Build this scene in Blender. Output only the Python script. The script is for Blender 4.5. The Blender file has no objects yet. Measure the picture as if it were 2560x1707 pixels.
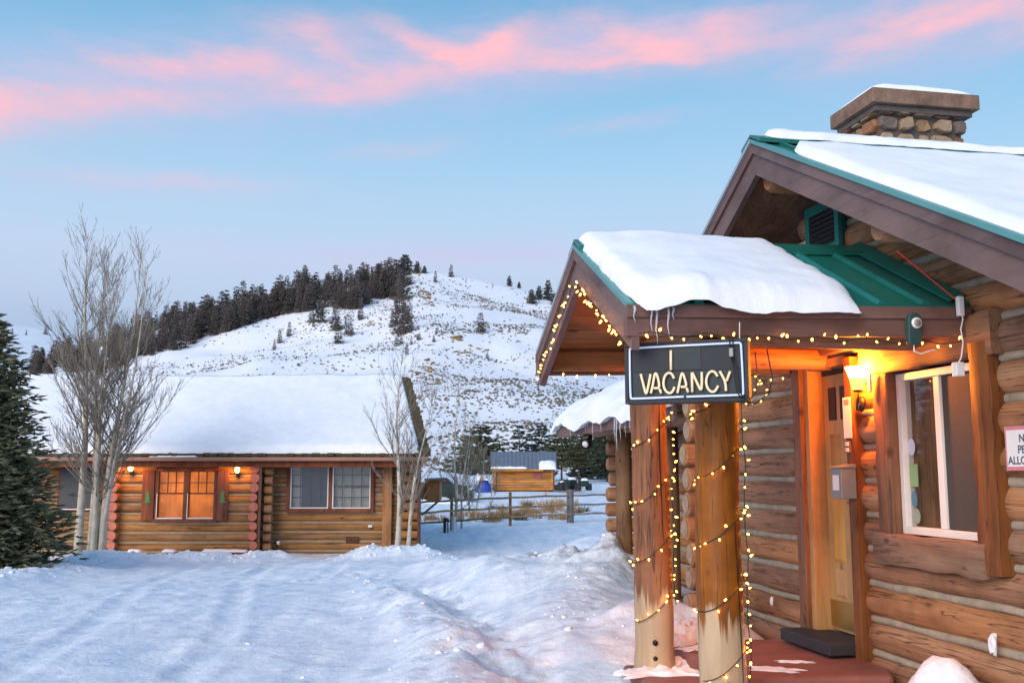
import bpy, math, random
import numpy as np
from mathutils import Vector, Matrix, noise as mnoise

R = math.radians
scene = bpy.context.scene
COL = scene.collection
rng = random.Random(7)

# ------------------------------------------------------------------ camera
CAM_H = 1.65
PITCH = R(7.48)
FPX = 2489.0            # focal length in pixels of the 2560 px wide photograph
cam_d = bpy.data.cameras.new("camera")
cam_d.sensor_width = 36.0
cam_d.lens = 36.0 * FPX / 2560.0
cam_d.clip_start = 0.1
cam_d.clip_end = 6000.0
cam = bpy.data.objects.new("camera", cam_d)
COL.objects.link(cam)
cam.location = (0, 0, CAM_H)
cam.rotation_euler = (R(90) + PITCH, 0, 0)
scene.camera = cam
scene.view_settings.view_transform = 'Standard'
scene.view_settings.look = 'None'
scene.view_settings.gamma = 1.0
scene.view_settings.exposure = 0.50
scene.cycles.max_bounces = 6
scene.cycles.transparent_max_bounces = 12
scene.cycles.sample_clamp_indirect = 4.0

KD = 2560 / 2352.0      # readings were taken on a 2352 px wide view


def ray(xd, yd):
    r = (xd * KD - 1280) / FPX
    u = (853.5 - yd * KD) / FPX
    return (r, math.cos(PITCH) - u * math.sin(PITCH), math.sin(PITCH) + u * math.cos(PITCH))


def azel(xd, yd):
    x, y, z = ray(xd, yd)
    return math.atan2(x, y), math.atan2(z, math.hypot(x, y))


def lin(r, g, b):
    def f(c):
        c /= 255.0
        return c / 12.92 if c <= .04045 else ((c + .055) / 1.055) ** 2.4
    return (f(r), f(g), f(b), 1.0)


# ------------------------------------------------------------------ world (dusk sky with pink clouds)
world = bpy.data.worlds.new("World")
scene.world = world
world.use_nodes = True
wn = world.node_tree
wn.nodes.clear()


class NT:
    def __init__(s, nt):
        s.nt = nt

    def n(s, t, **kw):
        nd = s.nt.nodes.new(t)
        for k, v in kw.items():
            setattr(nd, k, v)
        return nd

    def lk(s, a, b):
        s.nt.links.new(a, b)

    def val(s, sock, v):
        if isinstance(v, bpy.types.NodeSocket):
            s.lk(v, sock)
        else:
            sock.default_value = v

    def m(s, op, a, b=0.0, c=0.0, clamp=False):
        nd = s.n('ShaderNodeMath', operation=op, use_clamp=clamp)
        s.val(nd.inputs[0], a)
        s.val(nd.inputs[1], b)
        if op in ('MULTIPLY_ADD', 'SMOOTH_MIN', 'SMOOTH_MAX'):
            s.val(nd.inputs[2], c)
        return nd.outputs[0]

    def mix(s, f, a, b, mode='MIX'):
        nd = s.n('ShaderNodeMix', data_type='RGBA', blend_type=mode)
        s.val(nd.inputs[0], f)
        s.val(nd.inputs[6], a)
        s.val(nd.inputs[7], b)
        return nd.outputs[2]

    def ramp(s, f, stops, interp='LINEAR'):
        nd = s.n('ShaderNodeValToRGB')
        cr = nd.color_ramp
        cr.interpolation = interp
        while len(cr.elements) < len(stops):
            cr.elements.new(0.5)
        for e, (p, c) in zip(cr.elements, stops):
            e.position = p
            e.color = c if len(c) == 4 else (*c, 1)
        s.val(nd.inputs[0], f)
        return nd.outputs[0]

    def noise(s, vec, scale, detail=4.0, rough=.5, dist=0.0):
        nd = s.n('ShaderNodeTexNoise')
        if vec is not None:
            s.lk(vec, nd.inputs['Vector'])
        nd.inputs['Scale'].default_value = scale
        nd.inputs['Detail'].default_value = detail
        nd.inputs['Roughness'].default_value = rough
        nd.inputs['Distortion'].default_value = dist
        return nd


SUN_EL, SUN_AZ = R(25), R(214)     # the sun has gone down behind the camera
w = NT(wn)
tc = w.n('ShaderNodeTexCoord')
sep = w.n('ShaderNodeSeparateXYZ')
w.lk(tc.outputs['Generated'], sep.inputs[0])
el = w.m('ARCSINE', sep.outputs[2])
az = w.m('ARCTAN2', sep.outputs[0], sep.outputs[1])
eln = w.m('DIVIDE', el, R(90))
d9 = lambda d: max(0.0, d) / 90.0
base = w.ramp(eln, [
    (d9(0), lin(172, 188, 216)), (d9(7.5), lin(174, 194, 224)), (d9(9.5), lin(190, 207, 234)),
    (d9(12), lin(196, 216, 242)), (d9(16), lin(178, 214, 243)), (d9(20.5), lin(148, 203, 239)),
    (d9(26), lin(118, 181, 224)), (d9(45), lin(104, 164, 216)), (d9(90), lin(100, 152, 208))])
# physically based sky, used as a share of the clear part
sky = w.n('ShaderNodeTexSky', sky_type='NISHITA')
sky.sun_disc = False
sky.sun_elevation = SUN_EL
sky.sun_rotation = SUN_AZ
sky.altitude = 2000
skys = w.mix(1.0, sky.outputs[0], (.10, .10, .10, 1), 'MULTIPLY')
base = w.mix(.12, base, skys)
# cloud coordinates in degrees, warped
deg = 180 / math.pi
U = w.m('MULTIPLY', az, deg)
V = w.m('MULTIPLY', el, deg)
cv = w.n('ShaderNodeCombineXYZ')
w.lk(w.m('MULTIPLY', U, .33), cv.inputs[0])
w.lk(V, cv.inputs[1])
n1 = w.noise(cv.outputs[0], .35, 5, .55)
n2 = w.noise(cv.outputs[0], 1.1, 6, .6)
s1 = w.n('ShaderNodeSeparateXYZ'); w.lk(n1.outputs['Color'], s1.inputs[0])
s2 = w.n('ShaderNodeSeparateXYZ'); w.lk(n2.outputs['Color'], s2.inputs[0])
Uw = w.m('ADD', U, w.m('ADD', w.m('MULTIPLY', w.m('SUBTRACT', s1.outputs[0], .5), 3.0), w.m('MULTIPLY', w.m('SUBTRACT', s2.outputs[0], .5), 2.0)))
Vw = w.m('ADD', V, w.m('ADD', w.m('MULTIPLY', w.m('SUBTRACT', s1.outputs[1], .5), 1.5), w.m('MULTIPLY', w.m('SUBTRACT', s2.outputs[1], .5), 1.1)))
DPX = 1.0 / (FPX / KD) * deg   # degrees per reading pixel, near the axis


def blobs(lst):
    tot = None
    for (x, y, a, b, rot, st) in lst:
        ca, ce = azel(x, y)
        ca *= deg; ce *= deg
        a *= DPX; b *= DPX
        c, s = math.cos(R(rot)), math.sin(R(rot))
        du = w.m('SUBTRACT', Uw, ca)
        dv = w.m('SUBTRACT', Vw, ce)
        p = w.m('MULTIPLY_ADD', du, c / a, w.m('MULTIPLY', dv, s / a))
        q = w.m('MULTIPLY_ADD', du, -s / b, w.m('MULTIPLY', dv, c / b))
        r2 = w.m('MULTIPLY_ADD', p, p, w.m('MULTIPLY', q, q))
        g = w.m('MULTIPLY', w.m('EXPONENT', w.m('MULTIPLY', r2, -1.0)), st)
        tot = g if tot is None else w.m('ADD', tot, g)
    return tot


pink = blobs([
    (30, 240, 190, 48, 4, 1.0), (330, 232, 170, 26, 3, .75), (420, 152, 190, 30, 4, .95), (590, 140, 90, 28, 0, .6),
    (720, 75, 130, 34, 0, .6), (770, 205, 170, 28, 4, .95), (790, 135, 90, 20, -25, .6), (960, 95, 110, 22, -22, .85),
    (1080, 128, 190, 40, 12, 1.15), (1150, 85, 90, 24, 25, .7), (1330, 140, 230, 20, 0, .8),
    (1450, 85, 120, 28, -18, .8), (1610, 105, 230, 30, 2, 1.0), (1670, 48, 120, 20, 4, .8),
    (2080, 60, 190, 42, 14, .95), (2270, 22, 170, 26, 10, .95), (2500, 0, 160, 40, 10, .9),
    (400, 415, 220, 22, 3, .32), (930, 345, 150, 22, 8, .28), (1440, 285, 150, 18, 6, .28), (-230, 270, 200, 45, 5, .9)])
veil = blobs([(560, 190, 700, 105, 6, .75), (1480, 105, 620, 75, 3, .7), (2200, 60, 330, 90, 8, .6), (1100, 590, 620, 36, 1, .55),
              (200, 420, 420, 30, 2, .3)])
# elsewhere on the dome the same kind of thin bank goes on
out = w.m('SMOOTH_MAX', w.m('MULTIPLY', w.m('SUBTRACT', w.m('ABSOLUTE', U), 38.0), .08), 0.0, .1)
out = w.m('MINIMUM', out, 1.0)
bnd = w.m('EXPONENT', w.m('MULTIPLY', w.m('POWER', w.m('DIVIDE', w.m('SUBTRACT', V, 23.0), 9.0), 2.0), -1.0))
gen = w.m('MULTIPLY', w.m('MULTIPLY', out, bnd), w.m('MULTIPLY', w.m('SUBTRACT', n1.outputs[0], .42, clamp=True), 4.0), clamp=True)
streak = w.m('MULTIPLY_ADD', n2.outputs[0], 1.5, .22)
pinkm = w.m('MULTIPLY', w.m('MULTIPLY', w.m('ADD', pink, gen), streak), .66, clamp=True)
veilm = w.m('MULTIPLY', w.m('MULTIPLY', veil, streak), .72, clamp=True)
colr = w.mix(veilm, base, lin(206, 194, 226))
colr = w.mix(pinkm, colr, lin(250, 192, 204))
bg = w.n('ShaderNodeBackground')
w.lk(colr, bg.inputs[0])
bg.inputs[1].default_value = .75
wo = w.n('ShaderNodeOutputWorld')
w.lk(bg.outputs[0], wo.inputs[0])

# ------------------------------------------------------------------ sun (weak, broad afterglow)
sun_d = bpy.data.lights.new("sun", 'SUN')
sun_d.energy = 2.25
sun_d.angle = R(45)
sun_d.color = (1.0, .87, .78)
sun = bpy.data.objects.new("sun", sun_d)
COL.objects.link(sun)
sdir = Vector((math.sin(SUN_AZ) * math.cos(SUN_EL), math.cos(SUN_AZ) * math.cos(SUN_EL), math.sin(SUN_EL)))
sun.rotation_euler = sdir.to_track_quat('Z', 'Y').to_euler()
sun.location = (-6, -10, 14)


# ------------------------------------------------------------------ numpy noise
def _h(ix, iy, s):
    n = (ix.astype(np.int64) * 374761393 + iy.astype(np.int64) * 668265263 + s * 974634777) & 0xffffffff
    n = ((n ^ (n >> 13)) * 1274126177) & 0xffffffff
    return ((n ^ (n >> 16)) & 0xffff) / 65535.0


def vnoise(x, y, s=0):
    x = np.asarray(x, float); y = np.asarray(y, float)
    ix = np.floor(x); iy = np.floor(y)
    fx = x - ix; fy = y - iy
    fx = fx * fx * fx * (fx * (fx * 6 - 15) + 10); fy = fy * fy * fy * (fy * (fy * 6 - 15) + 10)
    a = _h(ix, iy, s); b = _h(ix + 1, iy, s); c = _h(ix, iy + 1, s); d = _h(ix + 1, iy + 1, s)
    return (a * (1 - fx) + b * fx) * (1 - fy) + (c * (1 - fx) + d * fx) * fy - .5


def fbm(x, y, o=4, s=0, g=.5):
    t = 0; a = 1.0
    x = np.asarray(x, float); y = np.asarray(y, float)
    for i in range(o):
        t = t + a * vnoise(x, y, s + i * 17)
        x, y = (x * .8 - y * .6) * 2.03 + 11.3, (x * .6 + y * .8) * 2.03 + 5.7
        a *= g
    return t


def smooth(a, b, x):
    t = np.clip((x - a) / (b - a), 0, 1)
    return t * t * (3 - 2 * t)


def seg_dist(x, y, pts):
    d = np.full(np.shape(x), 1e9)
    for (ax, ay), (bx, by) in zip(pts[:-1], pts[1:]):
        vx, vy = bx - ax, by - ay
        t = np.clip(((x - ax) * vx + (y - ay) * vy) / (vx * vx + vy * vy), 0, 1)
        d = np.minimum(d, np.hypot(x - ax - t * vx, y - ay - t * vy))
    return d


# ------------------------------------------------------------------ mesh helpers
class MB:
    def __init__(s):
        s.v = []; s.f = []; s.mi = []

    def add(s, vs, fs):
        o = len(s.v)
        s.v.extend([tuple(p) for p in vs])
        s.f.extend([tuple(i + o for i in q) for q in fs])

    def box(s, x0, x1, y0, y1, z0, z1):
        s.add([(x0, y0, z0), (x1, y0, z0), (x1, y1, z0), (x0, y1, z0), (x0, y0, z1), (x1, y0, z1), (x1, y1, z1), (x0, y1, z1)],
              [(0, 3, 2, 1), (4, 5, 6, 7), (0, 1, 5, 4), (1, 2, 6, 5), (2, 3, 7, 6), (3, 0, 4, 7)])
        return s

    def hexa(s, b, t):      # bottom 4, top 4 points, counter clockwise from above
        s.add(list(b) + list(t), [(0, 3, 2, 1), (4, 5, 6, 7), (0, 1, 5, 4), (1, 2, 6, 5), (2, 3, 7, 6), (3, 0, 4, 7)])
        return s

    def prism(s, pts, ext):
        n = len(pts); e = Vector(ext)
        s.add([tuple(p) for p in pts] + [tuple(Vector(p) + e) for p in pts],
              [tuple(range(n - 1, -1, -1)), tuple(range(n, 2 * n))] + [(i, (i + 1) % n, n + (i + 1) % n, n + i) for i in range(n)])
        return s

    def tube(s, path, r, n=8, caps=True, wob=0.0, seed=0.0, squash=1.0):
        path = [Vector(p) for p in path]
        m = len(path)
        rr = r if isinstance(r, (list, tuple)) else [r] * m
        o = len(s.v)
        t0 = (path[1] - path[0]).normalized()
        up = Vector((0, 0, 1)) if abs(t0.z) < .9 else Vector((1, 0, 0))
        a = t0.cross(up).normalized()
        for i in range(m):
            t = (path[min(i + 1, m - 1)] - path[max(i - 1, 0)])
            if t.length < 1e-9:
                t = t0.copy()
            t.normalize()
            a = (a - t * a.dot(t))
            if a.length < 1e-6:
                a = t.orthogonal()
            a.normalize()
            b = t.cross(a)
            for k in range(n):
                th = 2 * math.pi * k / n
                dv = a * math.cos(th) + b * math.sin(th) * squash
                q = rr[i]
                if wob:
                    pp = path[i] + dv * rr[i]
                    q *= 1 + wob * mnoise.noise(pp * 2.3 + Vector((seed, seed * .7, 3.1))) + wob * .5 * mnoise.noise(pp * 9 + Vector((seed, 0, 0)))
                s.v.append(tuple(path[i] + dv * q))
        for i in range(m - 1):
            for k in range(n):
                k2 = (k + 1) % n
                s.f.append((o + i * n + k, o + i * n + k2, o + (i + 1) * n + k2, o + (i + 1) * n + k))
        if caps:
            s.f.append(tuple(o + k for k in range(n - 1, -1, -1)))
            s.f.append(tuple(o + (m - 1) * n + k for k in range(n)))
        return s

    def log(s, p0, p1, r, n=14, segs=8, wob=.06, seed=0.0, r1=None, rnd=.3, squash=1.0):
        p0, p1 = Vector(p0), Vector(p1)
        L = (p1 - p0).length
        d = (p1 - p0).normalized()
        r1 = r if r1 is None else r1
        pts = []; rs = []
        e = min(r * rnd, L * .2)
        pts.append(p0); rs.append(r * .82)
        for i in range(segs + 1):
            t = e + (L - 2 * e) * i / segs
            pts.append(p0 + d * t); rs.append(r + (r1 - r) * t / L)
        pts.append(p1); rs.append(r1 * .82)
        return s.tube(pts, rs, n, True, wob, seed, squash)

    def grid(s, P, flip=False):
        P = np.asarray(P)
        nu, nv = P.shape[:2]
        o = len(s.v)
        s.v.extend(map(tuple, P.reshape(-1, 3)))
        for i in range(nu - 1):
            for j in range(nv - 1):
                q = (o + i * nv + j, o + (i + 1) * nv + j, o + (i + 1) * nv + j + 1, o + i * nv + j + 1)
                s.f.append(q[::-1] if flip else q)
        return s

    def spindle(s, p, d, L, r):
        d = d.normalized()
        a = d.orthogonal().normalized(); b = d.cross(a)
        m = p + d * (L * .45)
        th = (p.x * 37 + p.z * 53) % 6.28
        ring = [m + (a * math.cos(th + k * 2.0944) + b * math.sin(th + k * 2.0944)) * r for k in range(3)]
        o = len(s.v)
        s.v.extend([tuple(p), tuple(ring[0]), tuple(ring[1]), tuple(ring[2]), tuple(p + d * L)])
        s.f.extend([(o, o + 2, o + 1), (o, o + 3, o + 2), (o, o + 1, o + 3), (o + 4, o + 1, o + 2), (o + 4, o + 2, o + 3), (o + 4, o + 3, o + 1)])

    def mesh(s, name, mat, smoothf=False):
        me = bpy.data.meshes.new(name)
        me.from_pydata(s.v, [], s.f)
        if smoothf:
            me.polygons.foreach_set('use_smooth', [True] * len(me.polygons))
        if mat is not None:
            me.materials.append(mat)
        me.update()
        return me

    def build(s, name, mat, parent=None, smoothf=False, bev=0.0, loc=None, auto=None):
        me = s.mesh(name, mat, smoothf)
        o = bpy.data.objects.new(name, me)
        COL.objects.link(o)
        if parent is not None:
            o.parent = parent
        if loc is not None:
            o.location = loc
        if auto:
            try:
                me.set_sharp_from_angle(angle=R(auto))
            except Exception:
                pass
        if bev:
            b = o.modifiers.new('bevel', 'BEVEL')
            b.width = bev; b.segments = 2; b.limit_method = 'ANGLE'
        return o


def put(name, me, parent, loc, rot=None, scale=None):
    o = bpy.data.objects.new(name, me)
    COL.objects.link(o)
    o.parent = parent
    o.location = loc
    if rot is not None:
        o.rotation_euler = rot
    if scale is not None:
        o.scale = scale if isinstance(scale, (tuple, list)) else (scale,) * 3
    return o


def tag(o, label=None, cat=None, group=None, kind=None):
    if label: o['label'] = label
    if cat: o['category'] = cat
    if group: o['group'] = group
    if kind: o['kind'] = kind
    return o


def thing(name, label, cat, loc=(0, 0, 0), rz=0.0, group=None):
    o = bpy.data.objects.new(name, None)
    COL.objects.link(o)
    o.empty_display_size = .2
    o.location = loc
    o.rotation_euler = (0, 0, rz)
    return tag(o, label, cat, group)


# ------------------------------------------------------------------ materials
def newmat(name):
    m = bpy.data.materials.new(name)
    m.use_nodes = True
    nt = m.node_tree
    t = NT(nt)
    b = nt.nodes['Principled BSDF']
    return m, t, b


def bumpn(t, b, h, strength, dist=.02):
    bp = t.n('ShaderNodeBump')
    bp.inputs['Strength'].default_value = strength
    bp.inputs['Distance'].default_value = dist
    t.lk(h, bp.inputs['Height'])
    t.lk(bp.outputs[0], b.inputs['Normal'])


def c4(c):
    return (*c, 1.0) if len(c) == 3 else c


def plain(name, col, rough=.6, metal=0.0, var=.15, scale=6.0, bump=.0, coord='Object', spec=.5):
    m, t, b = newmat(name)
    tcn = t.n('ShaderNodeTexCoord')
    nz = t.noise(tcn.outputs[coord], scale, 6, .6)
    f = t.ramp(nz.outputs[0], [(.25, (1 - var,) * 3), (.75, (1 + var,) * 3)])
    t.lk(t.mix(1.0, c4(col), f, 'MULTIPLY'), b.inputs['Base Color'])
    b.inputs['Roughness'].default_value = rough
    b.inputs['Metallic'].default_value = metal
    b.inputs['Specular IOR Level'].default_value = spec
    if bump:
        n2 = t.noise(tcn.outputs[coord], scale * 4, 5, .6)
        bumpn(t, b, n2.outputs[0], bump)
    return m


def wood(name, c1, c2, c3, axis=1, s=1.0, rough=.72, rnd=.22, bump=.45, crack=.6, knots=True, zstain=None):
    m, t, b = newmat(name)
    tcn = t.n('ShaderNodeTexCoord')
    oi = t.n('ShaderNodeObjectInfo')
    off = t.n('ShaderNodeCombineXYZ')
    t.lk(t.m('MULTIPLY', oi.outputs['Random'], 37.0), off.inputs[0])
    t.lk(t.m('MULTIPLY', oi.outputs['Random'], 91.0), off.inputs[1])
    va = t.n('ShaderNodeVectorMath', operation='ADD')
    t.lk(tcn.outputs['Object'], va.inputs[0]); t.lk(off.outputs[0], va.inputs[1])
    mp = t.n('ShaderNodeMapping')
    sc = [7.0 * s] * 3
    sc[axis] = .7 * s
    mp.inputs['Scale'].default_value = sc
    t.lk(va.outputs[0], mp.inputs[0])
    g = t.noise(mp.outputs[0], 1.0, 7, .62, .6)
    blotch = t.noise(va.outputs[0], 1.7 * s, 5, .6)
    col = t.ramp(g.outputs[0], [(.30, c4(c2)), (.52, c4(c1)), (.78, c4(c3))])
    bl = t.ramp(blotch.outputs[0], [(.28, (.46, .41, .37)), (.52, (1, 1, 1)), (.8, (1.22, 1.12, 1.0))])
    col = t.mix(.85, col, bl, 'MULTIPLY')
    # checks: thin dark lines along the grain
    mp2 = t.n('ShaderNodeMapping')
    sc2 = [16.0 * s] * 3
    sc2[axis] = .55 * s
    mp2.inputs['Scale'].default_value = sc2
    t.lk(va.outputs[0], mp2.inputs[0])
    ck = t.noise(mp2.outputs[0], 1.0, 3, .5, 1.2)
    line = t.ramp(t.m('ABSOLUTE', t.m('SUBTRACT', ck.outputs[0], .5)), [(.0, (1 - crack,) * 3), (.02, (1, 1, 1))])
    col = t.mix(1.0, col, line, 'MULTIPLY')
    if knots:
        vo = t.n('ShaderNodeTexVoronoi')
        vo.inputs['Scale'].default_value = 1.0
        mp3 = t.n('ShaderNodeMapping')
        sc3 = [4.6 * s] * 3
        sc3[axis] = 2.4 * s
        mp3.inputs['Scale'].default_value = sc3
        t.lk(va.outputs[0], mp3.inputs[0])
        t.lk(mp3.outputs[0], vo.inputs['Vector'])
        kn = t.ramp(vo.outputs['Distance'], [(.05, (.22, .18, .15)), (.13, (1, 1, 1))])
        col = t.mix(.8, col, kn, 'MULTIPLY')
    r1 = t.m('MULTIPLY_ADD', oi.outputs['Random'], 2 * rnd, 1 - rnd)
    hs = t.n('ShaderNodeHueSaturation')
    t.lk(col, hs.inputs['Color'])
    t.lk(r1, hs.inputs['Value'])
    t.lk(t.m('MULTIPLY_ADD', oi.outputs['Random'], .25, .88), hs.inputs['Saturation'])
    col = hs.outputs[0]
    if zstain:      # bare wood below an irregular stain line (z, bare colour)
        z0, bare = zstain
        sp = t.n('ShaderNodeSeparateXYZ'); t.lk(tcn.outputs['Object'], sp.inputs[0])
        zz = t.m('ADD', sp.outputs[2], t.m('MULTIPLY', t.m('SUBTRACT', ck.outputs[0], .5), .55))
        zz = t.m('ADD', zz, t.m('MULTIPLY', t.m('SUBTRACT', blotch.outputs[0], .5), .3))
        f = t.m('MULTIPLY_ADD', t.m('SUBTRACT', zz, z0), 14.0, .5, clamp=True)
        bc = t.mix(.75, c4(bare), t.ramp(g.outputs[0], [(.3, (.6, .58, .55)), (.6, (1.05, 1.05, 1.05))]), 'MULTIPLY')
        col = t.mix(f, bc, col)
        # worn, scuffed light patches in the stain
        sw = t.noise(mp.outputs[0], 1.9, 6, .7)
        wf = t.ramp(sw.outputs[0], [(.64, (0, 0, 0)), (.72, (.55, .55, .55))])
        col = t.mix(wf, col, c4((.50, .30, .15)))
    t.lk(col, b.inputs['Base Color'])
    b.inputs['Roughness'].default_value = rough
    b.inputs['Specular IOR Level'].default_value = .35
    hh = t.m('ADD', g.outputs[0], t.m('MULTIPLY', ck.outputs[0], .6))
    bumpn(t, b, hh, bump, .012)
    return m


def emit(name, col, strength, base=(.8, .8, .8)):
    m, t, b = newmat(name)
    b.inputs['Base Color'].default_value = c4(base)
    b.inputs['Emission Color'].default_value = c4(col)
    b.inputs['Emission Strength'].default_value = strength
    b.inputs['Roughness'].default_value = .4
    return m


def snowmat(name, col=(.84, .86, .90), bs=9.0, bst=.35, dirt=False, streak=False, dist=.03):
    m, t, b = newmat(name)
    tcn = t.n('ShaderNodeTexCoord')
    n_a = t.noise(tcn.outputs['Object'], bs * .25, 5, .55)
    n_b = t.noise(tcn.outputs['Object'], bs, 8, .62)
    c = t.mix(1.0, c4(col), t.ramp(n_a.outputs[0], [(.3, (.93, .94, .95)), (.7, (1.03, 1.03, 1.02))]), 'MULTIPLY')
    if streak:
        mp = t.n('ShaderNodeMapping')
        mp.inputs['Rotation'].default_value = (0, 0, R(38))
        mp.inputs['Scale'].default_value = (3.4, .5, 1)
        t.lk(tcn.outputs['Object'], mp.inputs[0])
        st = t.noise(mp.outputs[0], 1.0, 6, .6, .3)
        c = t.mix(1.0, c, t.ramp(st.outputs[0], [(.35, (.82, .865, .92)), (.66, (1.06, 1.05, 1.03))]), 'MULTIPLY')
        n_c = t.noise(tcn.outputs['Object'], 2.6, 8, .68)
        c = t.mix(1.0, c, t.ramp(n_c.outputs[0], [(.40, (.88, .91, .95)), (.62, (1.05, 1.04, 1.02))]), 'MULTIPLY')
    if dirt:
        at = t.n('ShaderNodeAttribute'); at.attribute_name = 'dirt'
        nd = t.noise(tcn.outputs['Object'], 6.0, 8, .7)
        f = t.m('MULTIPLY', at.outputs['Fac'], t.ramp(nd.outputs[0], [(.42, (0, 0, 0)), (.68, (1, 1, 1))]), clamp=True)
        c = t.mix(f, c, t.mix(nd.outputs[0], (.42, .33, .27, 1), (.22, .20, .20, 1)))
        ag = t.n('ShaderNodeAttribute'); ag.attribute_name = 'soil'
        c = t.mix(ag.outputs['Fac'], c, t.mix(nd.outputs[0], (.10, .055, .025, 1), (.22, .13, .06, 1)))
    t.lk(c, b.inputs['Base Color'])
    b.inputs['Roughness'].default_value = .75
    b.inputs['Specular IOR Level'].default_value = .3
    bumpn(t, b, n_b.outputs[0], bst, dist)
    return m


M = {}
M['snow_ground'] = snowmat('snow_ground', (.83, .86, .91), 13.0, .5, dirt=True, streak=True, dist=.05)
M['snow_roof'] = snowmat('snow_roof', (.85, .865, .90), 16.0, .32, dist=.02)
M['snow_hill'] = snowmat('snow_hill', (.85, .86, .90), .25, .3, dist=.6)
# lodge logs
LC = ((.38, .192, .098), (.22, .096, .046), (.47, .295, .178))
M['log_y'] = wood('log_lodge', *LC, axis=1, rnd=.28, bump=.8, crack=.8)
M['log_x'] = wood('log_lodge_cross', *LC, axis=0)
M['post'] = wood('post_stained', (.31, .115, .030), (.16, .056, .017), (.41, .18, .06), axis=2, rough=.5, crack=.75, zstain=(.74, (.50, .36, .22)), rnd=.06)
M['post_dark'] = wood('post_weathered', (.22, .12, .062), (.13, .065, .032), (.33, .21, .12), axis=2)
M['log_end'] = plain('log_end', (.36, .24, .15), .8, var=.3, scale=14, bump=.3)
M['chink'] = plain('chinking', (.34, .285, .21), .9, var=.28, scale=9, bump=.5)
M['fascia'] = wood('fascia_brown', (.155, .098, .092), (.120, .074, .070), (.185, .122, .112), axis=1, s=.8, rough=.6, crack=.25, knots=False, rnd=.05, bump=.15)
M['fascia_x'] = wood('fascia_brown_cross', (.165, .088, .072), (.125, .066, .054), (.20, .115, .095), axis=0, s=.8, rough=.6, crack=.25, knots=False, rnd=.05, bump=.15)
M['soffit'] = wood('soffit_board', (.33, .135, .042), (.22, .08, .024), (.40, .19, .07), axis=0, rough=.55, crack=.3, rnd=.12)
M['casing'] = wood('casing_brown', (.20, .085, .038), (.12, .045, .02), (.30, .15, .07), axis=2, rough=.6, rnd=.08)
M['casing_h'] = wood('casing_brown_flat', (.24, .125, .07), (.14, .065, .035), (.36, .22, .13), axis=1, rough=.65, rnd=.08)
M['door'] = wood('door_pine', (.50, .30, .11), (.40, .22, .075), (.58, .37, .16), axis=2, s=.8, rough=.45, crack=.15, rnd=.05, bump=.12)
M['jamb'] = wood('door_jamb', (.46, .26, .10), (.34, .17, .06), (.52, .32, .14), axis=2, s=.8, rough=.5, crack=.2, rnd=.05, bump=.15)
M['brass'] = plain('brass', (.45, .33, .12), .35, .9, .1)
M['green'] = plain('green_metal', (.016, .17, .14), .36, .25, .18, 3.0)
M['green_edge'] = plain('green_metal_edge', (.10, .30, .29), .4, .3, .12, 4.0)
M['edge_pale'] = plain('pale_drip_edge', (.40, .43, .46), .45, .4, .1, 5.0)
M['concrete'] = plain('red_concrete', (.235, .092, .070), .62, 0, .3, 3.2, .25)
M['rubber'] = plain('rubber', (.03, .03, .035), .7, 0, .25, 9)
M['stone'] = plain('chimney_stone', (.30, .20, .125), .85, 0, .55, 5.5, .6)
M['mortar'] = plain('mortar', (.11, .088, .072), .9, 0, .2, 12, .4)
M['cap'] = plain('cap_concrete', (.20, .120, .080), .85, 0, .5, 6.0, .7)
M['white'] = plain('white_vinyl', (.74, .72, .68), .45, 0, .06, 6)
M['paper'] = plain('paper', (.78, .76, .74), .7, 0, .04, 9)
M['pinkpaper'] = plain('pink_border', (.62, .22, .25), .7, 0, .25, 12)
M['ink'] = plain('ink', (.07, .09, .13), .7, 0, .1)
M['grey_metal'] = plain('grey_metal', (.24, .25, .24), .45, .2, .12, 8)
M['black'] = plain('black_metal', (.012, .012, .013), .45, .2, .1)
M['cord'] = plain('green_cord', (.012, .026, .018), .55)
M['cord_white'] = plain('white_cord', (.7, .7, .68), .5)
M['cord_red'] = plain('red_cord', (.55, .05, .035), .5)
M['timer'] = plain('timer_green', (.025, .065, .06), .5)
M['bulb'] = emit('bulb_lit', (1.0, .38, .045), 15.0, (.9, .6, .2))
M['bulb_base'] = plain('bulb_socket', (.02, .05, .03), .5)
M['screen'] = plain('insect_screen', (.060, .050, .042), .75, 0, .2, 60)
M['dark_room'] = plain('dark_room', (.045, .03, .02), .9)
M['sign_box'] = plain('sign_box', (.026, .030, .037), .6, 0, .15, 5, spec=.3)
M['sign_face'] = plain('sign_face', (.020, .032, .037), .5, 0, .2, 4, spec=.3)
M['neon_cream'] = emit('tube_cream', (1.0, .72, .40), .18, (.78, .60, .40))  # cream tube colour with a faint glow of its own
M['neon_blue'] = emit('tube_blue', (.55, .68, 1.0), .16, (.55, .64, .82))
M['ice'] = None


def glassmat(name, tint=(1, 1, 1), refl=.75):
    m, t, b = newmat(name)
    nt = t.nt
    tr = t.n('ShaderNodeBsdfTransparent'); tr.inputs[0].default_value = c4(tint)
    gl = t.n('ShaderNodeBsdfGlossy'); gl.inputs[1].default_value = .03
    fr = t.n('ShaderNodeFresnel'); fr.inputs[0].default_value = 1.5
    mx = t.n('ShaderNodeMixShader')
    ge = t.n('ShaderNodeNewGeometry')
    t.lk(t.m('MULTIPLY', t.m('MULTIPLY_ADD', fr.outputs[0], refl, .05, clamp=True), t.m('SUBTRACT', 1.0, ge.outputs['Backfacing'])), mx.inputs[0])
    t.lk(tr.outputs[0], mx.inputs[1]); t.lk(gl.outputs[0], mx.inputs[2])
    t.lk(mx.outputs[0], nt.nodes['Material Output'].inputs[0])
    return m


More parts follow.
